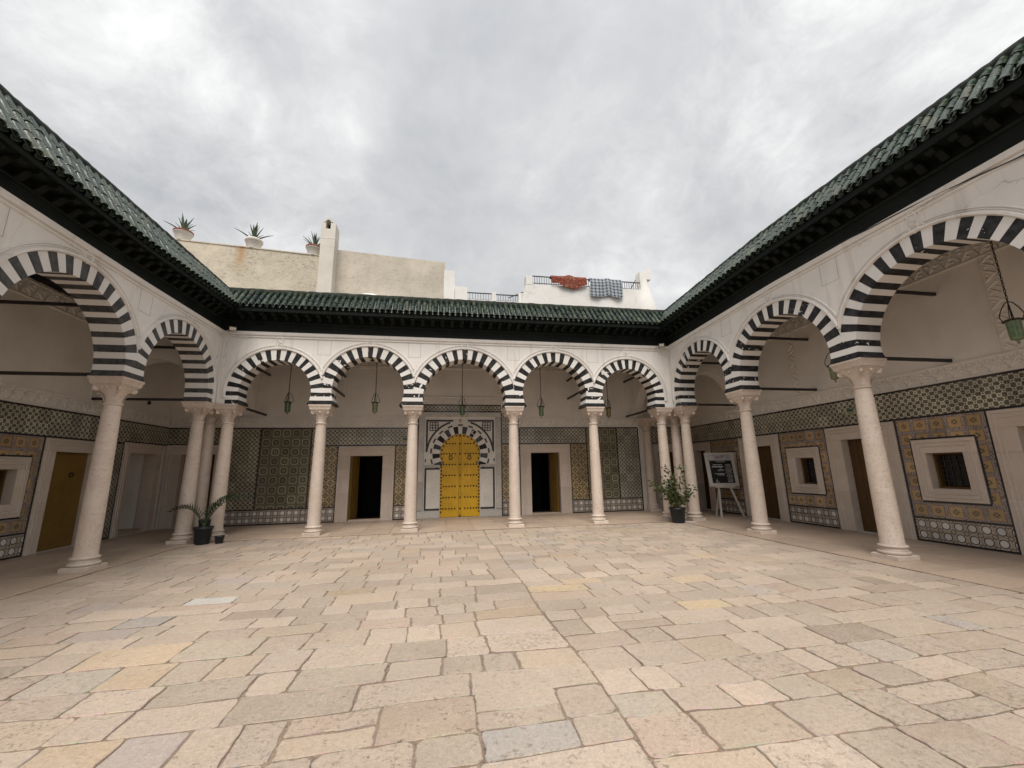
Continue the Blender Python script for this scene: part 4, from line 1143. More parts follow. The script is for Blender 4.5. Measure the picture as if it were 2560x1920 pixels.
# white cross arches of the corner bays, springing from the corner clusters to the outer walls
def cross_arch(label, loc, rz, span, zt=WH):
    t = thing('cross_arch', label, 'arch', loc, rz, 'white cross arches in the gallery corners')
    b = MB(); r = span / 2 - .06; xc = span / 2; zc = 3.45; M = 28
    xs = [xc - r * math.cos(pi * k / M) for k in range(M + 1)]; zs = [zc + 1.12 * math.sin(pi * k / M) for k in range(M + 1)]
    for k in range(M):
        for y in (-.17, .17): b.face([(xs[k], y, zs[k]), (xs[k + 1], y, zs[k + 1]), (xs[k + 1], y, zt), (xs[k], y, zt)])
        b.face([(xs[k], -.17, zs[k]), (xs[k + 1], -.17, zs[k + 1]), (xs[k + 1], .17, zs[k + 1]), (xs[k], .17, zs[k])])
    b.box(0, .06, -.17, .17, 3.37, zt); b.box(span - .06, span, -.17, .17, 3.37, zt)
    b.build('arch_wall', 'room_plaster', t)
    c = MB(); c.bbox(span - .16, span, -.2, .2, 3.25, 3.37, .01); c.build('impost', 'room_plaster', t)
cross_arch('white cross arch from right corner cluster to the right wall', (7.74, .14, 0), 0, 1.895)
cross_arch('white cross arch from right corner cluster to the back wall', (7.56, .26, 0), pi / 2, 2.485)
cross_arch('white cross arch from left corner cluster to the left wall', (-6.24, .14, 0), pi, 2.125)
cross_arch('white cross arch from left corner cluster to the back wall', (-6.1, .26, 0), pi / 2, 2.485)

# ceilings and flat roofs of the galleries
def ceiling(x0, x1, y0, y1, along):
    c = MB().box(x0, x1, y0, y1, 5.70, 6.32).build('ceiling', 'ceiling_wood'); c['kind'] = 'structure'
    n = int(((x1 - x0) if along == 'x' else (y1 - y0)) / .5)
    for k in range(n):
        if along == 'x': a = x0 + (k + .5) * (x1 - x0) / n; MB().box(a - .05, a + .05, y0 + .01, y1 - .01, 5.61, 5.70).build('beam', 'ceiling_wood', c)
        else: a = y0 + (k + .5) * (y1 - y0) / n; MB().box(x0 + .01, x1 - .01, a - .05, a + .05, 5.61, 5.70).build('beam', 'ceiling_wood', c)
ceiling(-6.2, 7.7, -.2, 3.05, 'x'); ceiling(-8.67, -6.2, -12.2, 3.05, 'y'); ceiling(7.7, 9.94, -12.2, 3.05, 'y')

# ================================================================== EAVES
TL = .335
def barrel(sgn=1, r0=.076, r1=.055, arc=165, n=7, L=TL):
    """half-round tile lying along +y (downhill at y=0)"""
    b = MB(); secs = []
    for y, r in ((0, r0), (.014, r0), (.02, r0 - .006), (L, r1)):
        a = [R_(90 - arc / 2 + arc * k / n) for k in range(n + 1)]
        out_ = [(r * math.cos(q), y, sgn * r * math.sin(q)) for q in a]; inn_ = [((r - .011) * math.cos(q), y, sgn * (r - .011) * math.sin(q)) for q in reversed(a)]
        secs.append(out_ + inn_)
    b.sweep(secs, None, True); b.sm = [True] * len(b.f)
    m = n + 1
    for k in range(n): b.face([secs[0][k], secs[0][k + 1], secs[0][2 * m - 2 - k], secs[0][2 * m - 1 - k]])
    return b
TILE_ME = [barrel(1, .076 + d, .055 + d).mesh('roof_tile', 'green_glaze') for d in (0, .002, -.002)]
PAN_ME = barrel(-1, .066, .06, 160, 6, .93).mesh('pan_tile', 'pan_glaze')
EW, EZ, RWd, RZ = -.70, 5.895, -.20, 6.50
run, rise = RWd - EW, RZ - EZ
def bracket_mesh():
    poly = [(-.30, 5.635), (-.345, 5.64), (-.395, 5.67), (-.43, 5.715), (-.47, 5.742), (-.515, 5.738), (-.55, 5.71), (-.59, 5.698), (-.625, 5.715), (-.635, 5.77), (-.635, 5.802), (-.30, 5.802)]
    return MB().prism(poly, -.05, .05, 'x').mesh('bracket', 'green_wood')
BRK = bracket_mesh()
def eave(label, loc, rz, lo, hi, cornL, cornR, dzw, dzE, dzG, seed):
    """lo..hi: ends of the eave edge along u; at a corner the roof widens uphill (valley)"""
    q = random.Random(seed)
    t = thing('tiled_eave', label, 'roof', loc, rz)
    M = 36
    def D(u, z):
        if z <= EZ: k = max(0., (z - 5.34) / (EZ - 5.34)); return dzw(u) * (1 - k) + dzE(u) * k
        k = (z - EZ) / (RZ - EZ); return dzE(u) * (1 - k) + dzG(u) * k
    def secs(prof):
        out_ = []
        for k in range(M + 1):
            sec = []
            for y, z in prof:
                e = (y - EW)
                a = lo - (e if cornL else 0); c = hi + (e if cornR else 0)
                u = a + (c - a) * k / M; sec.append((u, y, z + D(u, z)))
            out_.append(sec)
        return out_
    MB().sweep(secs([(-.31, 5.34), (-.305, 5.565)]), None).build('frieze_board', 'green_wood', t)
    MB().sweep(secs([(-.25, 5.34), (-.31, 5.34)]), None).build('frieze_underside', 'green_wood', t)
    MB().sweep(secs([(-.305, 5.565), (-.335, 5.57), (-.35, 5.59), (-.35, 5.615), (-.325, 5.625), (-.30, 5.63), (-.30, 5.802)]), None).build('moulding_board', 'green_wood', t)
    MB().sweep(secs([(-.30, 5.802), (-.655, 5.802)]), None).build('soffit_board', 'green_wood', t)
    MB().sweep(secs([(-.655, 5.802), (-.655, 5.775), (-.68, 5.775), (-.68, 5.862), (-.672, 5.875), (-.64, 5.985)]), None).build('fascia_board', 'green_wood', t)
    MB().sweep(secs([(EW + .03, EZ - .02), (RWd + .05, RZ - .03)]), None).build('roof_bed', 'pan_glaze', t)
    pitch = .160; n = int((hi - lo + (.5 if cornL else 0) + (.5 if cornR else 0)) / pitch)
    start = lo - (.5 if cornL else 0)
    for k in range(n + 1):
        u = start + k * pitch + .03
        s0 = 0.
        if cornL and u < lo: s0 = max(s0, (lo - u) / run)
        if cornR and u > hi: s0 = max(s0, (u - hi) / run)
        if s0 > .90: continue
        e, g = dzE(u), dzG(u); rs = rise + g - e; sl = math.atan2(rs, run); SL = math.hypot(run, rs); nrm = (-math.sin(sl), math.cos(sl))
        for j in range(3):
            a, c = max(j / 3, s0), (j + 1) / 3 - (.06 if j == 2 else 0.)
            if c - a < .04: continue
            me = TILE_ME[q.randrange(3)]
            lift = .024 + .004 * (2 - j) + q.uniform(-.002, .002)
            put('roof_tile', me, t, (u + q.uniform(-.005, .005), EW + run * a + nrm[0] * lift, EZ + rs * a + nrm[1] * lift + e),
                (sl + q.uniform(-.02, .02) + .035, q.uniform(-.03, .03), q.uniform(-.015, .015)), None, (1, (c - a) * SL / TL * 1.08, 1))
        if s0 < .9:
            put('pan_tile', PAN_ME, t, (u + pitch / 2, EW + run * s0 + .005 + nrm[0] * .05, EZ + rs * s0 + nrm[1] * .05 + e), (sl, 0, 0), None, (1, (1 - s0) * SL / .93, 1))
    rb = MB(); sec = []
    K = 140
    for k in range(K + 1):
        e = RWd - EW; a = lo - (e if cornL else 0); c = hi + (e if cornR else 0); u = a + (c - a) * k / K; d = dzG(u)
        j1, j2 = q.uniform(-.006, .006), q.uniform(-.008, .008)
        sec.append([(u, RWd - .07, RZ - .08 + d), (u, RWd - .10 + j1, RZ - .02 + d), (u, RWd - .10 + j1, RZ + .03 + d + j2), (u, RWd - .08, RZ + .075 + d + j2), (u, RWd - .03, RZ + .092 + d + j2), (u, RWd + .05, RZ + .07 + d + j2 * .6), (u, RWd + .10, RZ - .02 + d), (u, RWd + .12, 6.25)])
    rb.sweep(sec, None); rb.sm = [True] * len(rb.f); rb.build('ridge_cap', 'ridge_mortar', t)
    nb = int((hi - lo) / .275)
    for k in range(nb + 1):
        u = lo + (hi - lo) * (k + .15) / (nb + .3)
        put('bracket', BRK, t, (u, 0, D(u, 5.72)))
    return t
def ramp_(u, a, b): return max(0., min(1., (u - a) / (b - a)))
Z_ = lambda u: 0.
eave('green glazed tile eave over the back arcade', (0, 0, 0), 0, -5.28, 6.78, True, True, Z_, Z_, Z_, 1)
eave('green glazed tile eave over the right arcade rising to the upper right', (7.48, 0, 0), -pi / 2, .70, 11.6, True, False, dzR, lambda u: .175 * ramp_(u, .5, 4.5), lambda u: .225 * ramp_(u, .3, 4.5), 2)
eave('dark green tile eave over the left arcade', (-5.98, 0, 0), pi / 2, -11.6, -.70, False, True, dzL, lambda u: -.19 * ramp_(-u, .5, 4.), lambda u: .015 * ramp_(-u, .3, 4.), 3)

# ================================================================== SMALL THINGS
# iron tie rods
def rod(label, p, q):
    b = MB(); p, q = Vector(p), Vector(q); d = (q - p); L = d.length
    b.box(0, L, -.022, .022, -.03, .03)
    o = b.build('tie_rod', 'iron', None, p, (0, 0, math.atan2(d.y, d.x)))
    tag(o, label, 'tie rod', 'iron tie rods across the galleries')
side = ['corner cluster', 'second column', 'nearest column', 'column beyond the frame']
for u, nm in zip(RU[:4], side):
    for z, hl in ((3.44, 'lower'), (4.80, 'upper')): rod(f'black iron {hl} tie rod from the right arcade {nm} to the wall', (7.735, -u, z), (9.64, -u, z))
for u, nm in zip(LU[::-1][:3], ['corner cluster', 'nearest column', 'column beyond the frame']):
    for z, hl in ((3.44, 'lower'), (4.80, 'upper')): rod(f'black iron {hl} tie rod from the left arcade {nm} to the wall', (-6.235, u, z), (-8.37, u, z))
for u, nm in ((-5.6, 'left corner cluster'), (-3.2, 'column with the worn base'), (4.75, 'column by the right doorway'), (7.05, 'right corner cluster')):
    for z, hl in ((3.46 if u > 5 or u < -5 else 4.12, 'lower'), (4.80, 'upper')): rod(f'black iron {hl} tie rod behind the back arcade, {nm}', (u, .26, z), (u, 2.75, z))

# glass lanterns on chains, hanging along the middle of the galleries
def lantern(label, loc, s, glass, zc, top=5.62):
    t = thing('lantern', label, 'lantern', loc, 0, 'green glass lanterns on chains')
    b = MB().lathe([(.0, -.06), (.018, -.055), (.02, -.03), (.012, -.02), (.055, -.01), (.078, .0), (.084, .03), (.087, .14), (.091, .205), (.095, .222)], 20)
    b.v = [(x * s, y * s, (.222 - (.222 - z) * 1.35) * s) for x, y, z in b.v]; g = b.build('glass_cup', glass, t)
    b = MB().lathe([(.095, .220), (.122, .224), (.125, .238), (.108, .246), (.09, .256), (.0, .26)], 20); b.v = [(x * s, y * s, z * s) for x, y, z in b.v]; b.build('rim', 'rusty_iron', t)
    for a in (0, 2 * pi / 3, 4 * pi / 3):
        a += .5; pts = [(.125, .24), (.150, .30), (.135, .36), (.11, .42), (.085, .47), (.05, .53), (.0, .56)]
        MB().tube([(r * s * math.cos(a), r * s * math.sin(a), z * s) for r, z in pts], .008 * s, 5).build('handle', 'rusty_iron', t)
    for a in (0., 2.1, 4.2): MB().tube([(.03 * math.cos(a), .03 * math.sin(a), .25 * s), (0, 0, .57 * s)], .006, 4).build('hanger', 'rusty_iron', t)
    ch = MB(); z = .56 * s; H = top - loc[2]; k = 0; st = .05
    while z < H:
        a = (k % 2) * pi / 2
        ch.tube([(.012 * math.cos(q) * math.cos(a), .012 * math.cos(q) * math.sin(a), z + .025 + .034 * math.sin(q)) for q in [i * pi / 4 for i in range(9)]], .0055, 4, False)
        z += st; k += 1
    ch.build('chain', 'rusty_iron', t)
for x, z, g, lb in ((-4.45, 3.43, 'dark_green_glass', 'dark green glass lantern in the leftmost arch of the back arcade'), (-1.95, 3.44, 'olive_glass', 'olive glass lantern in the arch left of the yellow door'),
                    (.73, 3.37, 'dark_green_glass', 'green glass lantern hanging above the yellow door'), (3.33, 3.36, 'green_glass', 'pale green lantern in the arch right of the yellow door'), (5.68, 3.33, 'amber_glass', 'amber green lantern in the rightmost arch of the back arcade')):
    lantern(lb, (x, 1.22, z), .93, g, 0)
lantern('large green glass lantern in the big arch at the right edge', (8.66, -7.36, 3.43), .95, 'green_glass', 0)
lantern('green lantern partly hidden behind the nearest right capital', (8.60, -4.42, 3.46), .95, 'olive_glass', 0)

# flood lights in the eave corners
def flood(label, loc, rz):
    t = thing('flood_light', label, 'flood light', loc, rz, 'small flood lights under the eaves')
    MB().bbox(-.085, .085, -.03, .03, -.055, .055, .01).build('housing', 'black_plastic', t, None, (R_(35), 0, 0))
    MB().box(-.072, .072, -.036, -.0301, -.043, .043).build('lens', 'lamp_lens', t, None, (R_(35), 0, 0))
    MB().tube([(-.095, 0, 0), (-.095, .06, .07), (.095, .06, .07), (.095, 0, 0)], .008, 5).build('yoke', 'black_plastic', t)
    MB().tube([(-.02, .04, -.02), (-.08, .05, -.09), (-.17, .05, -.07), (-.24, .09, .01), (-.3, .14, .03)], .007, 5).build('cable', 'black_plastic', t)
flood('small flood light under the eave in the left corner', (-5.42, -.42, 5.36), R_(25))
flood('small flood light under the eave in the right corner', (6.9, -.42, 5.34), R_(-25))
pts = [(7.19 - .02 * math.sin(k * .5), -4.9 - k * .45, 5.52 - .035 * max(0, k - 3) + .018 * math.sin(k * 1.3)) for k in range(12)]
tag(MB().tube(pts, .010, 5).build('cable', 'black_plastic'), 'black cable sagging along the cornice above the right arches', 'cable')
# emergency light boxes and detector
def exit_box(label, loc, rz):
    t = thing('emergency_light', label, 'light box', loc, rz, 'cream emergency light boxes on the tile band')
    MB().bbox(-.125, .125, -.05, 0., -.06, .075, .012).build('box', 'cream_plastic', t)
    MB().box(-.06, .09, -.056, -.0501, .005, .065).build('green_sign', 'sign_green', t)
    MB().box(-.05, .09, -.056, -.0501, -.035, -.02).build('slot', 'iron', t)
exit_box('cream emergency light on the right wall tile band behind the nearest column', (9.62, -3.78, 2.74), RR)
exit_box('cream emergency light above the doorway left of the yellow door', (-1.13, 2.73, 2.61), 0)
tag(MB().lathe([(.0, .05), (.03, .05), (.055, .03), (.06, 0)], 14).build('smoke_detector', 'iron', None, (-8.36, 1.63, 3.66), (0, pi / 2, 0)), 'small dark dome camera on the left wall above the niche', 'camera')

# easel with the poster
t = thing('easel_sign', 'white easel holding a black printed poster in the right gallery', 'easel sign', (8.84, .02, 0), R_(-8))
tilt = R_(-9)
bd = MB().bbox(-.47, .47, -.02, .02, 0, 1.06, .006).build('board', 'sign_white', t, (0, -.03, .92), (tilt, 0, 0))
MB().box(-.36, .36, -.0235, -.0205, .10, .80).build('poster', 'poster_black', bd)
MB().box(-.40, .36, -.0235, -.0205, .802, .985).build('poster_photo', 'poster_photo', bd)
pr = random.Random(4); m = MB()
def line(x0, x1, z, h):
    x = x0
    while x < x1:
        w = pr.uniform(.012, .05); m.box(x, min(x + w, x1), -.025, -.0236, z - h / 2 * pr.uniform(.5, 1), z + h / 2 * pr.uniform(.5, 1)); x += w + .006
line(-.14, .14, .765, .018)
for k in range(15): line(.10 + pr.uniform(0, .05), .30 + pr.uniform(-.01, .03), .675 - k * .038, .012)
line(-.26, .04, .67, .02); line(-.30, .06, .61, .034); line(-.13, .06, .515, .014); line(-.12, .06, .485, .014)
line(-.25, .06, .395, .014); line(-.18, .06, .37, .012); line(-.14, .06, .345, .012); line(-.27, -.14, .135, .016)
for k in range(4): m.box(-.215 - .02 + k * .01, -.215 + .02 - k * .008, -.025, -.0236, .17 + k * .018, .182 + k * .018)
m.build('print', 'poster_print', bd)
m = MB()
for a, c, z0, z1 in ((-.39, -.36, .86, .93), (-.34, -.18, .84, .95), (-.05, .33, .83, .86)): m.box(a, c, -.0245, -.0236, z0, z1)
m.build('photo_detail', 'sign_white', bd)
MB().bbox(-.31, .31, -.085, .03, .88, .925, .006).build('shelf', 'sign_white', t)
for x0, x1, y0 in ((-.20, -.24, -.09), (.17, .47, -.09)):
    l = MB(); P0, P1 = Vector((x0, -.035, .90)), Vector((x1, y0, 0)); w = .03
    l.add([P1 + Vector((a, b_, 0)) for a, b_ in ((-w, -.015), (w, -.015), (w, .015), (-w, .015))] + [P0 + Vector((a, b_, 0)) for a, b_ in ((-w, -.015), (w, -.015), (w, .015), (-w, .015))], [(0, 1, 2, 3), (4, 5, 6, 7), (0, 1, 5, 4), (1, 2, 6, 5), (2, 3, 7, 6), (3, 0, 4, 7)]).build('leg', 'sign_white', t)
l = MB(); l.add([(-.17, .40, 0), (-.11, .40, 0), (-.11, .43, 0), (-.17, .43, 0), (-.05, .03, 1.5), (.0, .03, 1.5), (.0, .06, 1.5), (-.05, .06, 1.5)], [(0, 1, 2, 3), (4, 5, 6, 7), (0, 1, 5, 4), (1, 2, 6, 5), (2, 3, 7, 6), (3, 0, 4, 7)]).build('leg', 'sign_white', t)

# potted palm, small pots, potted shrub
def black_pot(t, r, h, mat='black_plastic', soil=True, name='pot'):
    p = MB().lathe([(0, 0), (r * .74, 0), (r * .76, .01), (r * .93, h * .86), (r, h * .87), (r * 1.02, h), (r * .95, h), (r * .9, h * .86)], 24).build(name, mat, t)
    if soil: MB().lathe([(0, h * .84), (r * .5, h * .86), (r * .92, h * .84)], 16).build('soil', 'soil', t)
    return p
t = thing('potted_palm', 'young date palm in a black plastic pot by the left corner columns', 'potted palm', (-5.42, -.62, -.018)); t.scale = (.86, .86, .94)
black_pot(t, .235, .41)
def frond(t, a, L, rise_, droop, n=17, ll=.26, seed=0):
    q = random.Random(seed); b = MB(); pts = []
    for k in range(n + 1):
        s_ = k / n; pts.append(Vector((math.cos(a) * L * s_ * (.55 + .45 * s_), math.sin(a) * L * s_ * (.55 + .45 * s_), .38 + rise_ * (1 - (1 - s_) ** 1.7) - droop * s_ ** 3)))
    b.tube(pts, [.012 * (1 - k / n) + .003 for k in range(n + 1)], 5)
    for k in range(4, n + 1):
        tg = (pts[k] - pts[k - 1]).normalized(); sd_ = tg.cross(Vector((0, 0, 1))).normalized(); up = sd_.cross(tg)
        s_ = k / n; l = ll * (1.1 - .6 * abs(s_ - .45) * 2 * .7)
        for sg in (-1, 1):
            d = (sd_ * sg * .72 + tg * .62 + up * .42).normalized(); e = pts[k] + d * l + Vector((0, 0, -.02 * q.random()))
            m_ = pts[k] + d * l * .5 + up * .012; w = tg * .017
            b.face([pts[k] - w * .5, pts[k] + w * .5, m_ + w, e, m_ - w])
    b.build('frond', 'palm_leaf', t)
frond(t, R_(186), .78, .66, .24, seed=1); frond(t, R_(18), .62, .78, .06, seed=2); frond(t, R_(4), 1.0, .86, .16, seed=3); frond(t, R_(70), .4, .6, .1, 14, .2, seed=4)
MB().lathe([(.05, .30), (.045, .42), (.02, .50), (.0, .53)], 8).build('trunk', 'palm_leaf', t)
t = thing('small_pot', 'small empty black pot on the floor right of the palm pot', 'plant pot', (-5.06, -.60, -.018)); black_pot(t, .105, .165)
t = thing('small_pot', 'black pot half hidden behind the palm pot', 'plant pot', (-5.62, -.18, .0)); black_pot(t, .13, .50)
t = thing('potted_shrub', 'leafy green shrub in a black pot between the right corner columns', 'potted shrub', (6.80, -.60, -.018))
black_pot(t, .225, .42)
q = random.Random(11); tips = []
for k in range(13):
    a = q.uniform(0, 2 * pi); L = q.uniform(.7, 1.28); sp = q.uniform(.05, .34)
    if k < 4: a = R_(170 + 14 * k); sp = .62; L = q.uniform(.72, .86)
    if k in (4, 5): a = R_(-10 - 12 * k); sp = .48; L = .62
    pts = [Vector((.05 * math.cos(a), .05 * math.sin(a), .36)), Vector((sp * .35 * math.cos(a), sp * .35 * math.sin(a), .36 + L * .45)), Vector((sp * math.cos(a), sp * math.sin(a), .36 + L))]
    if k < 6: pts[2].z -= .06
    MB().tube(pts, [.011, .008, .003], 5).build('stem', 'stem', t); tips.append(pts)
lf = MB()
for pts in tips:
    for j in range(72):
        s_ = q.uniform(.28, 1.05)
        c = (pts[0].lerp(pts[1], s_ * 2) if s_ < .5 else pts[1].lerp(pts[2], (s_ - .5) * 2)) + Vector((q.gauss(0, .062), q.gauss(0, .062), q.gauss(0, .05)))
        d = Vector((q.uniform(-1, 1), q.uniform(-1, 1), q.uniform(-.9, .5))).normalized(); sdv = d.cross(Vector((q.uniform(-1, 1), q.uniform(-1, 1), q.uniform(-1, 1)))).normalized()
        l, w = q.uniform(.06, .105), q.uniform(.021, .034); nn = d.cross(sdv) * .008
        m1, m2 = c + d * l * .35, c + d * l * .7
        lf.face([c, m1 + sdv * w + nn, m2 + sdv * w * .8 + nn, c + d * l, m2, m1]); lf.face([c, m1, m2, c + d * l, m2 - sdv * w * .8 + nn, m1 - sdv * w + nn])
lf.build('crown', 'shrub_leaf', t)
tag(MB().bbox(-.16, .16, -.07, .07, 0, .03, .01).build('stone_slab', 'pale_marble', None, (7.12, -.66, -.02), (0, 0, R_(-12))), 'loose pale stone slab on the floor beside the shrub pot', 'slab')
tag(MB().bbox(-.2, .2, -.1, .1, 0, .028, .01).build('stone_slab', 'slab_marble', None, (-5.66, -.86, -.02), (0, 0, R_(18))), 'loose pinkish stone slab on the floor in front of the palm pot', 'slab')

# ================================================================== ROOFTOPS BEHIND
YB = 4.0
def sloped_wall(mb, x0, x1, y0, y1, z0, zl, zr):
    mb.prism([(x0, z0), (x1, z0), (x1, zr), (x0, zl)], y0, y1); return mb
t = thing('rooftop_wall', 'weathered cream rooftop wall carrying three agave pots', 'wall', (0, YB, 0))
sloped_wall(MB(), -14., -4.66, 0, .35, 5., 10.42, 9.93).build('plaster_wall', 'stained_plaster', t)
sloped_wall(MB(), -14.02, -4.64, -.02, .37, 0, 0, 0)
MB().prism([(-14., 10.42), (-4.64, 9.925), (-4.64, 9.965), (-14., 10.46)], -.025, .375).build('coping', 'stained_plaster', t)
MB().add([(-4.66, .0, 5.), (-4.0, .9, 5.), (-4.0, .9, 9.0), (-4.66, .0, 9.93), (-4.66, .35, 9.93)], [(0, 1, 2, 3), (3, 2, 4)]).build('return_wall', 'stained_plaster', t)
t = thing('rooftop_wall', 'grey rendered rooftop wall right of the chimney', 'wall', (0, YB, 0))
sloped_wall(MB(), -4.3, .14, .25, .7, 5., 10.40, 10.15).build('rendered_wall', 'grey_render', t)
t = thing('chimney', 'white square chimney with a rounded top and arched hole', 'chimney', (-4.415, YB + .05, 0))
b = MB(); out_ = [(-.262, 5.), (.262, 5.), (.262, 11.24), (.17, 11.24)] + [(-.02 + .17 * math.cos(a), 11.27 + .17 * math.sin(a)) for a in [k * pi / 8 for k in range(9)]] + [(-.262, 11.28)]
hole = [(-.09, 11.10), (.05, 11.10), (.05, 11.29)] + [(-.02 + .07 * math.cos(a), 11.29 + .07 * math.sin(a)) for a in [k * pi / 6 for k in range(7)]] + [(-.09, 11.29)]
b.prism([(-.262, 5.), (.262, 5.), (.262, 11.0), (-.262, 11.0)], -.3, .3)
b.prism([(-.262, 11.0), (-.11, 11.0), (-.11, 11.30), (-.19, 11.30), (-.262, 11.28)], -.3, .3); b.prism([(.07, 11.0), (.262, 11.0), (.262, 11.24), (.15, 11.26), (.07, 11.30)], -.3, .3)
arc = [(-.02 + .165 * math.cos(a), 11.29 + .165 * math.sin(a)) for a in [k * pi / 8 for k in range(9)]]; arc2 = [(-.02 + .09 * math.cos(a), 11.29 + .09 * math.sin(a)) for a in [k * pi / 8 for k in range(9)]]
b.prism(arc + arc2[::-1], -.32, .3)
b.build('shaft', 'cream_roof', t)
MB().box(-.14, .10, .05, .25, 10.98, 11.40).build('flue', 'dark_room', t)
MB().bbox(-.272, .272, -.31, .31, 10.57, 10.60, .01).build('string_course', 'roof_white', t)
t = thing('stepped_parapet', 'white stepped rooftop parapet right of the grey wall', 'parapet', (0, YB, 0))
b = MB(); b.box(.10, .55, .2, .8, 5., 9.40); b.build('lower_block', 'roof_white', t); MB().box(.11, .54, .21, .79, 9.41, 9.78).build('upper_block', 'roof_white', t); MB().box(.56, 1.07, .1, .7, 5., 9.04).build('low_block', 'roof_white', t)
MB().box(1.07, 3.6, .15, .55, 5., 8.52).build('parapet', 'roof_white', t)
for a, c in ((2.10, 2.28), (3.25, 3.37)): MB().box(a, c, .16, .5, 8.52, 8.92).build('post', 'roof_white', t)
def railing(label, x0, x1, z0, z1, y):
    t = thing('railing', label, 'railing', (x0, YB + y, 0), 0, 'black iron railings on the roof terraces')
    L = x1 - x0
    MB().box(0, L, -.02, .02, z1 - .035, z1).build('top_rail', 'iron', t); MB().box(0, L, -.012, .012, z0 + .05, z0 + .075).build('bottom_rail', 'iron', t)
    n = int(L / .105)
    for k in range(1, n): MB().box(k * L / n - .008, k * L / n + .008, -.008, .008, z0, z1 - .03).build('baluster', 'iron', t)
railing('short black iron railing left of the small white post', 1.075, 2.10, 8.52, 8.89, .3)
railing('short black iron railing right of the small white post', 2.28, 3.25, 8.52, 8.87, .3)
t = thing('roof_terrace', 'white roof terrace block with posts, hung with two blankets', 'terrace', (0, YB, 0))
MB().prism([(3.30, 5.), (9.1, 5.), (9.1, 9.35), (3.55, 9.27), (3.30, 8.3)], 0, 3.5).build('terrace_wall', 'roof_white', t)
MB().bbox(3.55, 3.84, -.01, .4, 9.26, 9.66, .01).build('post', 'roof_white', t); MB().prism([(8.80, 9.33), (9.06, 9.33), (9.06, 9.85), (9.33, 9.85), (9.33, 10.42), (9.13, 10.33), (9.06, 10.22), (8.80, 10.22)], -.01, .4).build('post', 'roof_white', t)
b = MB(); secs = []
for k in range(13):
    a = k / 12; z = 9.86 - a * 2.2; r = .16 + .36 * math.sin(min(1., a * 1.1) * pi / 2) ** 1.4
    secs.append([(9.02 + .02 * a + r * math.cos(q), .1 + r * .8 * math.sin(q), z) for q in [i * 2 * pi / 14 for i in range(14)]])
b.sweep(secs, None, True); b.face(secs[0]); b.sm = [True] * len(b.f); b.build('rounded_buttress', 'roof_white', t)
railing('long black iron railing behind the hanging blankets', 3.84, 8.80, 9.30, 9.70, .05)
def brace(label, p, q): tag(MB().tube([p, q], .02, 5).build('brace', 'iron'), label, 'iron brace')
brace('diagonal iron brace at the right end of the long railing', (8.75, YB + .3, 9.95), (8.35, YB + .12, 9.34)); brace('sloping iron handrail left of the white terrace', (2.9, YB + .6, 8.87), (3.52, YB + .3, 9.05))
def blanket(label, mat, x0, x1, top, drop, seed, amp):
    q = random.Random(seed); b = MB(); N, M = 40, 16
    ph = [q.uniform(0, 6) for _ in range(5)]
    def P(i, j):
        s_, v = i / N, j / M; x = x0 + (x1 - x0) * s_
        fold = amp * (math.sin(9 * s_ + ph[0]) + .6 * math.sin(21 * s_ + ph[1] + v * 2))
        z = top(s_) - v * drop(s_); y = -.045 - .05 * min(1, v * 4) + fold * (.25 + .75 * v) - .02
        return (x + .03 * math.sin(5 * s_ + ph[2]) * v, y, z)
    def Q(i, j): s_, v = i / N, j / M; return (P(i, 0)[0], .09 + .03 * min(1, v * 4), top(s_) - v * .35)
    for i in range(N):
        for j in range(M): b.face([P(i, j), P(i + 1, j), P(i + 1, j + 1), P(i, j + 1)], [(i / N, 1 - j / M), ((i + 1) / N, 1 - j / M), ((i + 1) / N, 1 - (j + 1) / M), (i / N, 1 - (j + 1) / M)], True)
        for j in range(4): b.face([Q(i, j), Q(i + 1, j), Q(i + 1, j + 1), Q(i, j + 1)], [(i / N, j / 8)] * 4, True)
        b.face([P(i, 0), P(i + 1, 0), Q(i + 1, 0), Q(i, 0)], [(i / N, 1)] * 4, True)
    o = b.build('blanket', mat, None, (0, YB + .0, 0), weld=True); tag(o, label, 'blanket')
blanket('rust red patterned blanket hung over the roof railing', 'red_cloth', 4.63, 6.22, lambda s: 9.715 + .07 * math.exp(-((s - .52) / .1) ** 2), lambda s: .36 + .26 * math.sin(pi * min(1, max(0, (s - .18) / .8))) ** 1.2 if s < .9 else .36 + .26 * math.sin(pi * (.9 - .18) / .8) ** 1.2 * max(0, (1 - s) / .1) - .1 * (s - .9), 3, .022)
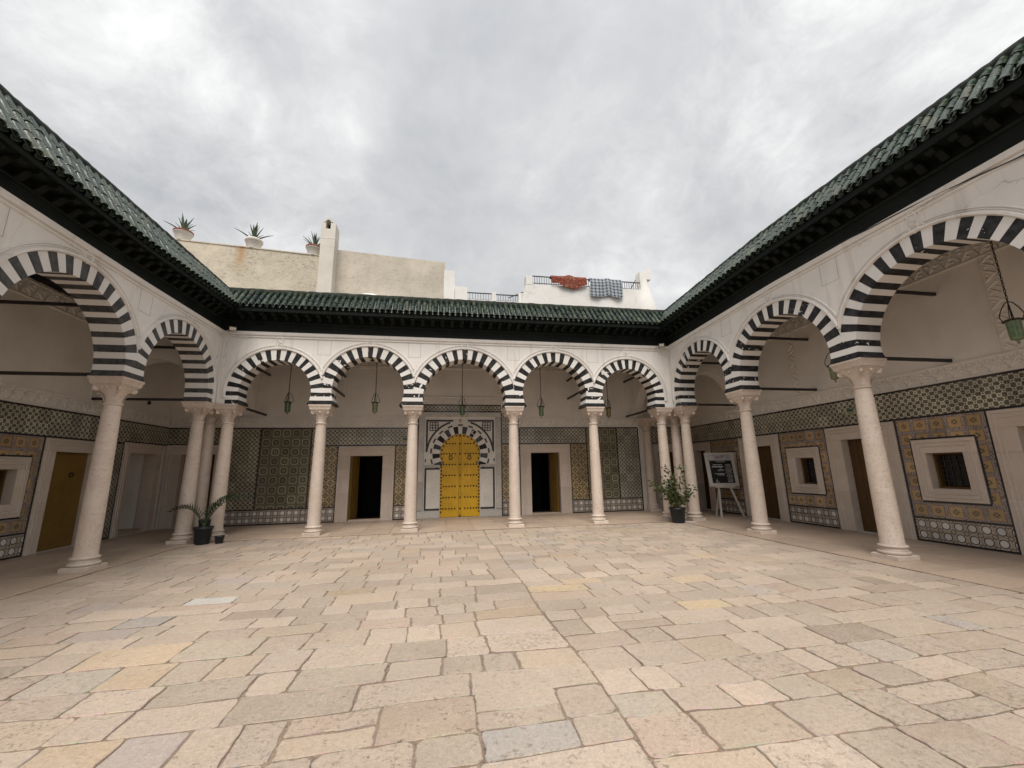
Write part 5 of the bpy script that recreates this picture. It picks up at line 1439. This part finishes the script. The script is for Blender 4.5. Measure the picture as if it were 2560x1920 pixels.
blanket('grey and blue plaid blanket hung over the roof railing', 'plaid_cloth', 6.38, 7.88, lambda s: 9.715 + .05 * math.exp(-((s - .55) / .08) ** 2), lambda s: .86 + .03 * math.sin(9 * s), 5, .025)
o = MB().lathe([(1.0 * math.cos(a), 1.0 * math.sin(a)) for a in [k * pi / 20 for k in range(11)]], 32).build('dome', 'roof_white', None, (-2.64, 3.5, 7.17)); tag(o, 'low white dome peeking over the tile ridge', 'dome')
def agave(label, x, z, rim, seed, n=13, sc=1., lean=0.):
    t = thing('potted_agave', label, 'potted agave', (x, YB + .17, z), 0, 'agaves in white pots on the roof wall'); q = random.Random(seed)
    p = MB().lathe([(0, 0), (.21, 0), (.215, .02), (.275, .30), (.31, .32), (.318, .40), (.30, .42), (.27, .41), (.26, .36), (0, .36)], 24).build('pot', 'pot_white', t)
    if rim: MB().lathe([(.262, .345), (.322, .36), (.322, .415), (.295, .428)], 24).build('chipped_rim', 'terracotta', t)
    for k in range(n):
        a = k * 2.4 + q.uniform(-.2, .2); tilt_ = q.uniform(.08, .42) if k < n * .6 else q.uniform(.5, 1.0); L = q.uniform(.56, .78) * sc; w = .056 * sc; b = MB(); secs = []
        for j in range(6):
            s_ = j / 5; r = L * s_; th = tilt_ * (1 + .15 * s_); c = Vector((math.cos(a) * r * math.sin(th) + lean * s_, math.sin(a) * r * math.sin(th), .38 + r * math.cos(th)))
            d = Vector((-math.sin(a), math.cos(a), 0)); ww = w * (.75 + .6 * s_ - 1.35 * s_ ** 2.2) if s_ < 1 else .002; up = Vector((math.cos(a) * math.cos(th), math.sin(a) * math.cos(th), -math.sin(th)))
            secs.append([c + d * ww + up * -ww * .35, c + up * .010, c - d * ww + up * -ww * .35, c + up * (.030 * (1 - s_))])
        b.sweep(secs, None, True).build('leaf', 'agave_leaf', t)
agave('agave in a white pot with chipped red rim, leftmost on the roof wall', -9.69, 10.22, True, 5)
agave('agave in the plain white pot in the middle of the roof wall', -7.22, 10.08, False, 6)
agave('agave in a white pot with chipped red rim beside the chimney', -5.0, 9.95, True, 8, 15, .92, -.06)
